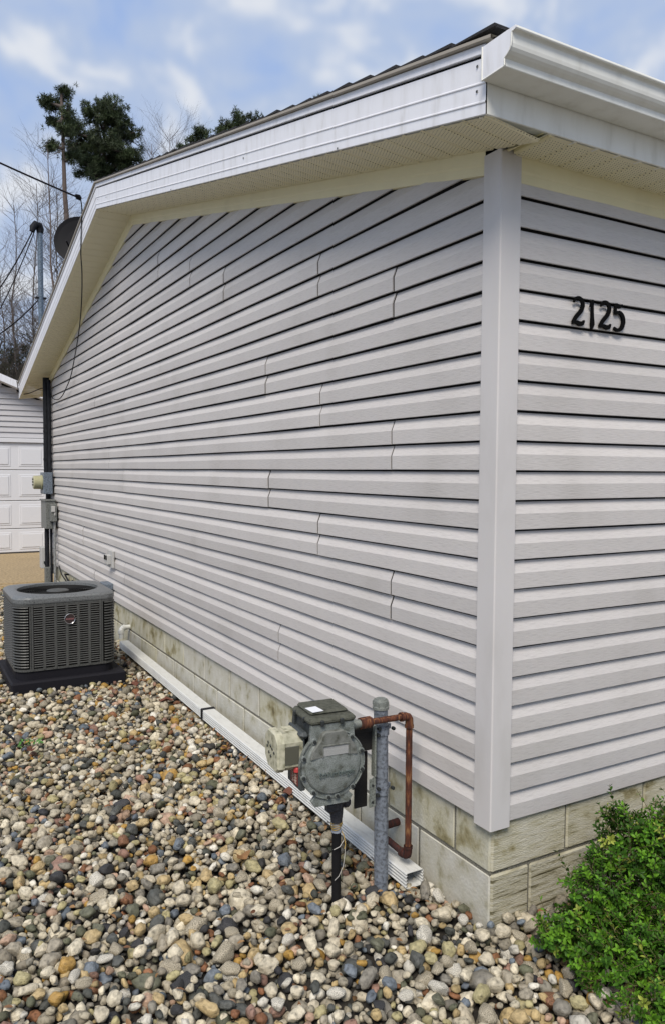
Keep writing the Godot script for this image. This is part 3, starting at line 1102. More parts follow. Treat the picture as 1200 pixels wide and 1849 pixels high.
func build_trees() -> void:
	var tuft := tuft_mesh(16, 0.15, 0.010)
	var dense := [[43.9, 121.2, -229.0, 5.5], [38.7, 120.1, -227.2, 3.8], [48.1, 116.4, -229.7, 5.2], [50.0, 108.4, -224.7, 3.8], [37.4, 114.3, -236.9, 4.5], [41.7, 110.0, -226.1, 5.9], [33.6, 116.4, -234.6, 3.1], [47.1, 108.1, -232.1, 4.5], [37.1, 103.3, -226.0, 4.1], [43.0, 126.0, -232.1, 2.8]]
	pine("dense dark pine with rounded crown behind the roof peak", Vector2(38.0, -230), Vector3(42.5, 124, -230), dense + [[41.0, 104.5, -230.0, 4.6], [45.5, 103.0, -229.0, 4.2], [50.5, 103.0, -227.0, 3.4], [36.0, 109.0, -231.0, 3.6], [42.8, 94.0, -231.7, 3.6], [40.4, 89.6, -227.7, 4.1], [44.2, 85.2, -231.3, 3.8], [39.4, 80.8, -230.6, 3.9], [39.3, 76.4, -230.7, 4.1], [42.3, 72.0, -230.6, 4.0], [43.7, 67.6, -231.8, 4.3]], 16, 0.075, tuft, "bark")
	var thin := [[27.8, 121.4, -220.8, 2.1], [26.7, 119.3, -224.8, 2.1], [28.5, 114.9, -216.6, 2.4], [24.1, 118.8, -222.8, 1.1], [31.9, 113.1, -221.5, 2.4], [26.5, 114.5, -225.8, 1.5], [27.9, 109.3, -216.6, 1.9], [25.0, 106.3, -221.5, 1.3], [30.4, 103.4, -220.6, 1.9]]
	pine("tall thin pine with sparse needles left of the dense pine", Vector2(30.5, -220), Vector3(27.6, 121, -220.5), thin, 12, 0.085, tuft, "bark_pale")
	pine("small rounded evergreen showing over the roof slope", Vector2(74, -235), Vector3(74, 122, -235), [[75.1, 124.9, -234.5, 2.4], [73.8, 122.0, -237.4, 3.0], [69.5, 118.9, -235.0, 1.5], [77.2, 122.0, -233.2, 2.4], [76.1, 115.0, -234.9, 3.5], [71.8, 110.4, -236.1, 4.6], [76.5, 105.8, -235.9, 4.0], [73.7, 101.1, -232.5, 4.0], [72.9, 96.5, -235.0, 3.4], [74.1, 91.9, -237.2, 4.6], [73.6, 87.3, -232.3, 4.0], [72.6, 82.7, -232.1, 4.6], [71.1, 78.0, -232.2, 4.6], [76.5, 73.4, -234.6, 4.4]], 15, 0.075, tuft, "bark")
	pine("broad loose evergreen over the middle of the roof slope", Vector2(83, -218), Vector3(83, 123, -218), [[82.6, 125.3, -218.8, 3.0], [80.9, 124.1, -223.1, 2.0], [76.4, 120.0, -218.5, 1.4], [87.1, 125.2, -218.5, 2.3], [88.5, 123.2, -215.3, 1.4], [83.8, 121.9, -217.9, 3.2], [83.0, 116.0, -215.8, 3.7], [82.3, 111.2, -220.8, 4.5], [81.1, 106.3, -219.2, 4.8], [80.3, 101.5, -220.1, 4.0], [84.9, 96.6, -218.2, 4.5], [85.5, 91.8, -219.7, 4.2], [80.9, 87.0, -216.3, 3.6], [84.6, 82.1, -218.9, 4.4], [81.1, 77.3, -215.3, 4.0]], 12, 0.075, tuft, "bark")
	pine("pine whose top tuft alone shows over the roof", Vector2(95.6, -188), Vector3(95.7, 121, -188), [[95.7, 121.6, -188.1, 1.1], [96.9, 112.0, -187.9, 3.9], [95.9, 108.3, -185.9, 2.9], [95.7, 104.5, -189.7, 2.7], [93.7, 100.8, -189.1, 3.0], [96.0, 97.0, -187.9, 3.0], [96.4, 93.3, -188.7, 3.6], [95.2, 89.6, -189.6, 2.9], [97.9, 85.8, -187.4, 3.4], [96.2, 82.1, -188.0, 2.9], [96.8, 78.3, -187.1, 3.8], [95.6, 74.6, -190.3, 3.2], [95.8, 70.9, -187.6, 3.1]], 9, 0.07, tuft, "bark")
	# leafless trees
	var bare := [
		["pinkish birch trunk rising behind the black dish", 22.0, -211, 10.6, 0.075, "bark_pale"],
		["leafless tree left of the grey service mast", 15.5, -226, 9.4, 0.06, "twig"],
		["thin leafless tree at the left edge of the photo", 7.0, -210, 7.6, 0.05, "twig"],
		["slender bare tree just right of the service mast", 20.4, -229, 10.2, 0.05, "twig"],
		["bare tree under the tall thin pine", 29.5, -241, 10.8, 0.055, "twig"],
		["bare tree right beside the thin pine trunk", 25.6, -206, 8.6, 0.045, "twig"],
		["short bare tree low behind the garage roof", 11.5, -214, 7.0, 0.05, "twig"],
		["bare sapling between the garage roof and the mast", 13.0, -200, 6.0, 0.035, "twig"],
		["bare tree close behind the far roof edge", 33.0, -248, 9.8, 0.05, "twig"],
		["pale bare tree leftmost of three over the roof slope", 65.5, -250, 13.0, 0.05, "bark_pale"],
		["tallest pale bare tree left of the small evergreen", 71.0, -259, 14.0, 0.045, "bark_pale"],
		["pale bare tree touching the small rounded evergreen", 72.6, -253, 13.5, 0.04, "bark_pale"]]
	for e in bare:
		bare_tree(e[0], e[1], e[2], e[3], e[4], e[5])
	# dark brush behind the garage: nobody could count its stems
	var b := MB.new()
	for i in 300:
		var x := rng.randf_range(-8, 26)
		var z := rng.randf_range(-222, -196)
		var foot := K(x, -3.6, z)
		grow(b, foot, Vector3(rng.randfn() * 0.12, 1, rng.randfn() * 0.12).normalized(), rng.randf_range(1.1, 1.9), 0.024, 4)
	var o := part("thicket", b, M.thicket)
	kind(o, "stuff")
	tag(o, "dark tangled brush standing behind the garage roof", "brush")
	var list := []
	var cols := []
	for i in 6500:
		var s := rng.randf_range(0.7, 1.6)
		list.append(Transform3D(Basis.from_euler(Vector3(rng.randf() * TAU, rng.randf() * TAU, 0)).scaled(Vector3(s, s, s)), K(rng.randf_range(-10, 30), rng.randf_range(-3, 50 - rng.randf() * 16.0), rng.randf_range(-226, -200))))
		var w := rng.randf_range(0.5, 1.2)
		cols.append(Color(0.035 * w, 0.040 * w, 0.018 * w))
	var ev := foliage("evergreen_brush", tuft, list, cols, M.needles, self)
	tag(ev, "dark evergreen undergrowth mixed into the brush behind the garage", "brush")


# ---------------------------------------------------------------- downspout on the ground
func build_downspout() -> void:
	var t := thing("downspout", "white ribbed downspout lying on stones along the foundation", "downspout")
	# two lengths, the nearer slipped over the farther
	var pieces := [[Vector3(-0.62, -2.75, -45.2), Vector3(-0.72, -3.0, -24.9), 1.0], [Vector3(-0.72, -3.0, -25.3), Vector3(-0.78, -3.13, -3.2), 1.02]]
	for e in pieces:
		var b := MB.new()
		var a: Vector3 = kv(e[0])
		var c: Vector3 = kv(e[1])
		var w: float = 0.78 * S * e[2] / 2
		var h: float = 0.58 * S * e[2] / 2
		var outl := []
		# ribbed sides, smooth broad top
		var ribs := 4
		outl.append(Vector2(w * 0.86, h))
		outl.append(Vector2(-w * 0.86, h))
		for i in ribs * 4 + 1:
			var tt := float(i) / (ribs * 4)
			var inn := 0.11 * w if i % 4 in [1, 2] else 0.0
			outl.append(Vector2(-w + inn, lerpf(h * 0.86, -h * 0.86, tt)))
		outl.append(Vector2(-w * 0.86, -h))
		outl.append(Vector2(w * 0.86, -h))
		for i in ribs * 4 + 1:
			var tt := float(i) / (ribs * 4)
			var inn := 0.11 * w if i % 4 in [1, 2] else 0.0
			outl.append(Vector2(w - inn, lerpf(-h * 0.86, h * 0.86, tt)))
		var d := (c - a).normalized()
		var sx := Vector3.UP.cross(d).normalized()
		var sy := d.cross(sx)
		var cnt := outl.size()
		for i in cnt:
			var p: Vector2 = outl[i]
			var q: Vector2 = outl[(i + 1) % cnt]
			var e2 := q - p
			var nn := sx * -e2.y + sy * e2.x
			if (p + q).dot(Vector2(-e2.y, e2.x)) < 0:
				nn = -nn
			b.quad(a + sx * p.x + sy * p.y, c + sx * p.x + sy * p.y, c + sx * q.x + sy * q.y, a + sx * q.x + sy * q.y, nn)
			# inner face, so that the open end shows thickness
			var f := 0.95
			b.quad(a + (sx * p.x + sy * p.y) * f, c + (sx * p.x + sy * p.y) * f, c + (sx * q.x + sy * q.y) * f, a + (sx * q.x + sy * q.y) * f, -nn)
			b.quad(c + sx * p.x + sy * p.y, c + sx * q.x + sy * q.y, c + (sx * q.x + sy * q.y) * f, c + (sx * p.x + sy * p.y) * f, d)
		part("pipe_length", b, M.white_dirty, t)
	var b := MB.new()
	b.box(K(-0.72, -2.99, -24.9), Vector3(0.88 * S, 0.68 * S, 0.3 * S), 0.004)
	part("strap", b, M.conduit_dark, t)
	var p := thing("drain_pipe", "short white plastic pipe elbow behind the air conditioner", "pipe")
	b = MB.new()
	b.tube([K(0.15, -1.55, -46.2), K(-0.45, -1.55, -46.1), K(-0.62, -1.62, -45.95), K(-0.66, -1.8, -45.9), K(-0.66, -2.4, -45.8)], 0.021, 12)
	b.tube([K(-0.35, -1.55, -46.13), K(-0.55, -1.56, -46.05)], 0.027, 12)
	b.tube([K(-0.66, -1.72, -45.92), K(-0.66, -2.0, -45.88)], 0.027, 12)
	part("elbow", b, M.pvc, p)


# ---------------------------------------------------------------- gas meter
func ring_pts(cen: Vector2, r: float, a0: float, a1: float, cnt: int) -> Array:
	var o := []
	for i in cnt + 1:
		var a := lerpf(a0, a1, float(i) / cnt)
		o.append(cen + Vector2(cos(a), sin(a)) * r)
	return o


func keyhole(r: float, hw: float, top: float) -> PackedVector2Array:
	# round below, squared shoulders above; centre of the round at 0, 0
	var p := PackedVector2Array()
	var a := acos(hw / r * 0.98)
	p.append(Vector2(hw, top))
	p.append(Vector2(-hw, top))
	for q in ring_pts(Vector2(), r, PI - a * 0.92, TAU + a * 0.92, 36):
		p.append(q)
	return p


func build_gas() -> void:
	# --- meter: own axes, origin on the centre of its round cover
	var m := thing("gas_meter", "grey green round faced gas meter with beige index box", "gas meter")
	m.position = K(-4.38, 1.92, -3.05)
	m.rotation.y = -0.10
	var s := S
	var xf := Transform3D(Basis.from_scale(Vector3(s, s, s)), Vector3())
	var b := MB.new()
	b.prism(keyhole(1.02, 0.74, 1.42), -1.5, -0.1, xf)
	part("body", b, M.meter_dark, m)
	b = MB.new()
	b.prism(keyhole(1.2, 0.80, 1.46), -1.72, -1.5, xf)
	part("back_cover", b, M.meter_dark, m)
	# front cover: flange, recessed channels, domed plate
	b = MB.new()
	b.prism(keyhole(1.2, 0.78, 1.44), -0.16, 0.0, xf, 0.025)
	var skirt := PackedVector2Array([Vector2(-0.62, -1.02), Vector2(-0.78, -1.22), Vector2(-0.62, -1.42), Vector2(0.62, -1.42), Vector2(0.78, -1.2), Vector2(0.6, -1.02)])
	b.prism(skirt, -0.15, -0.03, xf, 0.02)
	var cover := part("front_cover", b, M.meter, m)
	b = MB.new()
	# dome
	var prof := [Vector2(1.03, 0.0), Vector2(1.01, 0.05), Vector2(0.97, 0.09), Vector2(0.80, 0.13), Vector2(0.5, 0.165), Vector2(0.0, 0.18)]
	var sm := Transform3D(Basis(Vector3(s, 0, 0), Vector3(0, 0, s), Vector3(0, -s, 0)), Vector3())
	b.lathe(prof, 48, sm)
	part("dome", b, M.meter, cover)
	b = MB.new()
	# plaque rising from the dome to the top
	var plq := PackedVector2Array([Vector2(-0.34, 1.2), Vector2(-0.44, 1.12), Vector2(-0.52, 0.92), Vector2(-0.80, 0.58), Vector2(-0.86, 0.3), Vector2(-0.3, 0.36), Vector2(0.3, 0.36), Vector2(0.86, 0.3), Vector2(0.80, 0.58), Vector2(0.54, 0.92), Vector2(0.44, 1.12), Vector2(0.32, 1.2)])
	b.prism(plq, 0.0, 0.17, xf, 0.035)
	part("plaque", b, M.meter_dirty, cover)
	b = MB.new()
	b.box(Vector3(0.04, 0.55, 0.175) * s, Vector3(0.92, 0.34, 0.02) * s, 0.001)
	part("label_recess", b, M.chalk, cover)
	b = MB.new()
	b.box(Vector3(0.04, 0.745, 0.19) * s, Vector3(0.98, 0.05, 0.06) * s, 0.001)
	b.box(Vector3(-0.44, 0.55, 0.19) * s, Vector3(0.04, 0.40, 0.05) * s, 0.001)
	b.box(Vector3(0.52, 0.55, 0.19) * s, Vector3(0.04, 0.40, 0.05) * s, 0.001)
	part("label_frame", b, M.meter_dirty, cover)
	# channels round the rim: raised lugs between them carry the bolts
	for i in 10:
		var a := deg_to_rad([128, 162, 196, 230, 262, 278, 310, 344, 18, 52][i])
		b = MB.new()
		var p := Vector3(cos(a) * 1.12, sin(a) * 1.12, 0.0) * s
		var lx := Transform3D(Basis(Vector3(1, 0, 0), Vector3(0, 0, 1), Vector3(0, -1, 0)), p)
		b.lathe([Vector2(0.11 * s, 0.0), Vector2(0.10 * s, 0.055 * s), Vector2(0.0, 0.055 * s)], 12, lx)
		var lug := part("lug", b, M.meter, m)
		b = MB.new()
		b.lathe([Vector2(0.062 * s, 0.05 * s), Vector2(0.06 * s, 0.11 * s), Vector2(0.0, 0.115 * s)], 6, lx)
		part("bolt", b, M.bolt, lug)
	# raised arcs of the rim
	b = MB.new()
	for i in 10:
		var a0 := deg_to_rad([134, 168, 202, 236, 316, 350, 24, 58][i % 8])
		var pts := []
		for k in 9:
			var a := a0 + deg_to_rad(22) * k / 8.0
			pts.append(Vector3(cos(a) * 1.175, sin(a) * 1.175, 0.01) * s)
		b.tube(pts, 0.028 * s, 6)
	part("rim_bead", b, M.meter, cover)
	# raised maker's lettering
	var tm := TextMesh.new()
	tm.text = "Schlumberger"
	var font := SystemFont.new()
	font.font_names = PackedStringArray(["Droid Sans"])
	tm.font = font
	tm.font_size = 32
	tm.pixel_size = 0.00066
	tm.depth = 0.007
	tm.curve_step = 2.0
	var word := put("lettering", tm, M.meter_letter, cover)
	word.position = Vector3(0.08, -0.26, 0.180) * s
	# top cover
	b = MB.new()
	b.box(Vector3(0, 1.53, -0.82) * s, Vector3(1.72, 0.26, 1.78) * s, 0.010)
	b.box(Vector3(0, 1.72, -0.95) * s, Vector3(1.4, 0.14, 1.3) * s, 0.008)
	part("top_cover", b, M.meter_mossy, m)
	for e in [[-0.42, 0.08], [0.3, 0.08], [-0.86, -0.5], [-0.86, -1.3]]:
		b = MB.new()
		b.box(Vector3(e[0], 1.5, e[1]) * s, Vector3(0.14, 0.2, 0.1) * s, 0.003)
		part("clip", b, M.bolt, m)
	b = MB.new()
	b.box(Vector3(-0.38, 1.795, -0.62) * s, Vector3(0.42, 0.012, 0.56) * s, 0.0, Transform3D(Basis(Vector3.UP, 0.12), Vector3()))
	part("sticker", b, M.sticker, m)
	# index box on the left flank
	var idx := node("index_box", m)
	b = MB.new()
	b.box(Vector3(-1.0, 0.42, -0.82) * s, Vector3(0.12, 1.5, 1.35) * s, 0.006)
	b.box(Vector3(-0.98, 1.08, -0.6) * s, Vector3(0.34, 0.24, 1.1) * s, 0.012)
	part("mounting_plate", b, M.meter_dark, idx)
	b = MB.new()
	var oct := PackedVector2Array([Vector2(-0.64, -0.34), Vector2(-0.34, -0.62), Vector2(0.44, -0.62), Vector2(0.62, -0.46), Vector2(0.62, 0.36), Vector2(0.34, 0.62), Vector2(-0.3, 0.62), Vector2(-0.62, 0.36)])
	var side := Transform3D(Basis(Vector3(0, 0, s), Vector3(0, s, 0), Vector3(-s, 0, 0)), Vector3(-1.02, 0.52, -0.78) * s)   # prism x -> z, prism z -> -x
	b.prism(oct, 0.0, 0.72, side, 0.02)
	part("housing", b, M.beige, idx)
	b = MB.new()
	var oct2 := PackedVector2Array()
	for q in oct:
		oct2.append(q * 1.05)
	b.prism(oct2, 0.66, 0.92, side, 0.05)
	var face := part("index_face", b, M.beige_face, idx)
	b = MB.new()
	b.box(Vector3(-1.42, 0.46, -0.145) * s, Vector3(0.5, 0.62, 0.03) * s, 0.004)
	part("smoked_window", b, M.smoke, idx)
	for e in [[-0.28, 0.18], [-0.05, 0.12], [0.12, 0.06], [-0.2, -0.14], [-0.02, -0.22], [0.3, -0.02], [-0.36, 0.04]]:
		b = MB.new()
		b.lathe([Vector2(0.055, 0.0), Vector2(0.05, 0.02), Vector2(0.0, 0.02)], 8, Transform3D(side.basis * Basis(Vector3(1, 0, 0), Vector3(0, 0, 1), Vector3(0, -1, 0)), side * Vector3(e[0], e[1], 0.92)))
		part("peg", b, M.bolt, face)
	b = MB.new()
	b.box(Vector3(-1.32, 1.155, -0.85) * s, Vector3(0.34, 0.02, 0.5) * s)
	part("paper_label", b, M.beige_face, idx)
	# red notice under the index and a red plug
	b = MB.new()
	b.box(Vector3(-1.16, -0.46, -0.66) * s, Vector3(0.05, 0.56, 1.05) * s, 0.003)
	b.box(Vector3(-1.06, -0.4, -0.66) * s, Vector3(0.2, 0.8, 1.15) * s, 0.003)
	part("flank_plate", b, M.meter_dark, m)
	b = MB.new()
	b.box(Vector3(-1.195, -0.44, -0.52) * s, Vector3(0.02, 0.44, 0.66) * s, 0.001)
	var note := part("warning_label", b, M.label_red, m)
	for i in 7:
		b = MB.new()
		b.box(Vector3(-1.208, -0.30 - 0.05 * i, -0.36 - 0.06 * (i % 2)) * s, Vector3(0.01, 0.022, 0.16) * s)
		b.box(Vector3(-1.208, -0.30 - 0.05 * i, -0.66 + 0.03 * (i % 3)) * s, Vector3(0.01, 0.022, 0.12) * s)
		part("print_line", b, M.label_text, note)
	b = MB.new()
	b.lathe([Vector2(0.11, 0.0), Vector2(0.11, 0.12), Vector2(0.06, 0.17), Vector2(0.0, 0.17)], 12, Transform3D(Basis(Vector3(s, 0, 0), Vector3(0, s, 0), Vector3(0, 0, s)), Vector3(-1.2, -0.17, -0.28) * s))
	part("plug", b, M.red, m)

	# --- support post
	var p := thing("meter_post", "blue grey painted steel post with threaded cap beside the meter", "post")
	var px := -1.78
	var pz := -3.98
	b = MB.new()
	b.tube([K(px + 0.03, -3.9, pz), K(px, 0, pz), K(px - 0.06, 3.3, pz)], 0.0265, 24)
	part("pipe", b, M.post_paint, p)
	b = MB.new()
	b.lathe([Vector2(0.0, 0.041), Vector2(0.020, 0.041), Vector2(0.021, 0.037), Vector2(0.027, 0.037), Vector2(0.0285, 0.032), Vector2(0.0285, 0.014), Vector2(0.031, 0.012), Vector2(0.031, 0.002), Vector2(0.025, 0.0)], 24, Transform3D(Basis(), K(px - 0.06, 3.2, pz)))
	for i in 8:
		var a := TAU * i / 8.0
		b.box(Vector3(cos(a) * 0.0285, 0.023, sin(a) * 0.0285), Vector3(0.005, 0.016, 0.006), 0.001, Transform3D(Basis(), K(px - 0.06, 3.2, pz)))
	part("cap", b, M.cap, p)
	for yy in [2.42, 0.18]:
		b = MB.new()
		b.lathe([Vector2(0.0270, -0.016), Vector2(0.0292, -0.015), Vector2(0.0292, 0.015), Vector2(0.0270, 0.016)], 24, Transform3D(Basis(), K(px - 0.02, yy, pz)))
		b.box(K(px - 0.32, yy, pz + 0.1), Vector3(0.022, 0.024, 0.012), 0.002)
		b.box(K(px + 0.30, yy + 0.1, pz), Vector3(0.018, 0.022, 0.008), 0.002)
		var cl := part("clamp", b, M.post_paint, p)
		for e in [[-0.30, -0.09], [-0.26, 0.14], [0.36, 0.06]]:
			b = MB.new()
			b.lathe([Vector2(0.007, 0.0), Vector2(0.007, 0.012), Vector2(0.0, 0.013)], 6, Transform3D(Basis(Vector3(1, 0, 0), Vector3(0, 0, 1), Vector3(0, -1, 0)), K(px + e[0], yy + e[1], pz + 0.16)))
			part("bolt", b, M.bolt, cl)
	b = MB.new()
	b.box(K(px - 0.42, 1.75, pz + 0.12), Vector3(0.008, 1.9 * S, 0.024), 0.001)
	b.box(K(px - 0.52, 0.22, pz + 0.2), Vector3(0.026, 1.05 * S, 0.005), 0.001)
	b.quad(K(px - 0.46, 0.85, pz + 0.24), K(px - 0.38, 0.85, pz + 0.0), K(px - 0.38, 0.7, pz + 0.22), K(px - 0.65, 0.7, pz + 0.22), Vector3(0, 0, 1))
	var br := part("strap_bracket", b, M.strap_metal, p)
	for yy in [0.5, -0.12]:
		b = MB.new()
		b.lathe([Vector2(0.005, 0.0), Vector2(0.005, 0.002), Vector2(0.0, 0.002)], 8, Transform3D(Basis(Vector3(1, 0, 0), Vector3(0, 0, 1), Vector3(0, -1, 0)), K(px - 0.52, yy, pz + 0.225)))
		part("bolt_hole", b, M.bolt, br)
	b = MB.new()
	b.box(K(px - 0.82, 2.55, pz - 0.15), Vector3(0.10, 0.020, 0.05), 0.002)
	b.box(K(px - 0.85, 2.2, pz - 0.05), Vector3(0.09, 0.09, 0.02), 0.004)
	b.box(K(px - 1.05, 1.7, pz - 0.05), Vector3(0.04, 0.04, 0.04), 0.008)
	b.box(K(px - 1.1, 0.9, pz - 0.15), Vector3(0.026, 0.11, 0.02), 0.004)
	b.box(K(px - 0.78, 0.62, pz - 0.2), Vector3(0.055, 0.21, 0.006), 0.001)
	part("bracket_plate", b, M.steel_plate, p)

	# --- rusty pipe from the meter over the post and down into the wall
	var r := thing("gas_pipe", "rusty iron gas pipe bent down in front of the foundation", "pipe")
	var rz := -3.52
	b = MB.new()
	b.tube([K(-2.95, 2.98, rz), K(-1.12, 2.94, rz)], 0.0115, 16)
	part("pipe_length", b, M.rust, r)
	b = MB.new()
	b.tube([K(-0.88, 2.75, rz), K(-0.87, -2.2, rz)], 0.0125, 16)
	part("pipe_length", b, M.rust, r)
	b = MB.new()
	b.tube([K(-0.87, -2.4, rz - 0.1), K(-0.86, -2.32, -5.5)], 0.0125, 16)
	part("pipe_length", b, M.rust_dark, r)
	b = MB.new()
	b.tube([K(-0.86, -2.32, -5.4), K(-0.80, -2.28, -5.6), K(-0.6, -2.2, -5.66), K(0.3, -2.16, -5.66)], 0.0155, 14)
	part("elbow", b, M.rust_dark, r)
	for e in [[K(-1.28, 2.945, rz), K(-1.05, 2.94, rz), K(-0.94, 2.9, rz), K(-0.885, 2.80, rz), K(-0.88, 2.70, rz), K(-0.88, 2.5, rz)], [K(-0.87, -1.98, rz), K(-0.87, -2.2, rz), K(-0.87, -2.34, rz - 0.04), K(-0.87, -2.4, rz - 0.14), K(-0.87, -2.4, rz - 0.42)]]:
		b = MB.new()
		b.tube(e, 0.0155, 16)
		b.tube([e[0], e[0].lerp(e[1], 0.45)], 0.0175, 16)
		var l: int = e.size() - 1
		b.tube([e[l].lerp(e[l - 1], 0.5), e[l]], 0.0175, 16)
		part("elbow", b, M.rust if e[0].y > 0.3 else M.rust_dark, r)
	b = MB.new()
	b.tube([K(-3.02, 2.98, rz), K(-2.95, 2.98, rz), K(-2.62, 2.975, rz), K(-2.5, 2.97, rz)], [0.0215, 0.0225, 0.0225, 0.015], 8)
	part("union", b, M.rust, r)
	b = MB.new()
	b.tube([K(-3.45, 2.98, rz - 0.05), K(-3.0, 2.98, rz)], 0.0155, 10)
	b.tube([K(-3.3, 2.98, rz - 0.05), K(-3.18, 2.98, rz)], 0.0195, 8)
	part("swivel", b, M.cap, r)

	# --- black riser with valve
	var q := thing("gas_riser", "black plastic gas riser with grey valve under the meter", "pipe")
	b = MB.new()
	b.tube([K(-3.66, -3.9, -4.0), K(-3.68, -1.0, -3.98)], 0.0165, 18)
	part("riser", b, M.black_pipe, q)
	b = MB.new()
	b.tube([K(-3.68, -1.05, -3.98), K(-3.69, -0.62, -3.97)], 0.0150, 16)
	b.tube([K(-3.68, -0.98, -3.98), K(-3.68, -0.90, -3.98)], 0.0185, 16)
	part("coupling", b, M.tape, q)
	b = MB.new()
	b.tube([K(-3.69, -0.62, -3.97), K(-3.69, -0.3, -3.97), K(-3.70, 0.0, -3.96), K(-3.7, 0.45, -3.95)], [0.020, 0.024, 0.026, 0.022], 12)
	b.box(K(-3.88, 0.02, -3.9), Vector3(0.055, 0.042, 0.040), 0.010)
	b.box(K(-3.35, 0.05, -3.9), Vector3(0.035, 0.034, 0.034), 0.010)
	b.box(K(-3.62, 0.22, -3.75), Vector3(0.07, 0.022, 0.02), 0.006)
	part("valve", b, M.valve, q)
	var w := thing("tracer_wire", "yellow and grey wire wound round the black riser", "wire")
	b = MB.new()
	var pts := []
	for i in 60:
		var a := i * 0.42
		pts.append(K(-3.69, -0.62 - 0.0045 * i, -3.97) + Vector3(cos(a), 0, sin(a)) * (0.0175 + 0.004 * sin(i * 0.9)))
	for e in [[-3.5, -1.1, -3.75], [-3.46, -1.4, -3.72], [-3.5, -1.55, -3.72]]:
		pts.append(K(e[0], e[1], e[2]))
	b.tube(pts, 0.0017, 6)
	part("yellow_coil", b, M.tracer, w)
	b = MB.new()
	b.tube([K(-3.9, -1.52, -3.78), K(-3.7, -1.42, -3.7), K(-3.52, -1.22, -3.72), K(-3.44, -1.3, -3.74), K(-3.48, -1.75, -3.72), K(-3.55, -2.15, -3.7), K(-3.72, -2.5, -3.72), K(-3.84, -2.66, -3.8)], 0.0014, 6)
	part("grey_loop", b, M.wire_grey, w)


# ---------------------------------------------------------------- air conditioner
func round_rect(hx: float, hz: float, r: float, cnt: int) -> Array:
	# outline of a rounded rectangle, cnt points per corner, starting at angle 0 going round
	var o := []
	for k in 4:
		var cx := (hx - r) * (1 if k == 0 or k == 3 else -1)
		var cz := (hz - r) * (1 if k < 2 else -1)
		for i in cnt + 1:
			var a := PI / 2 * k + PI / 2 * i / cnt
			o.append(Vector2(cx + cos(a) * r, cz + sin(a) * r))
	return o


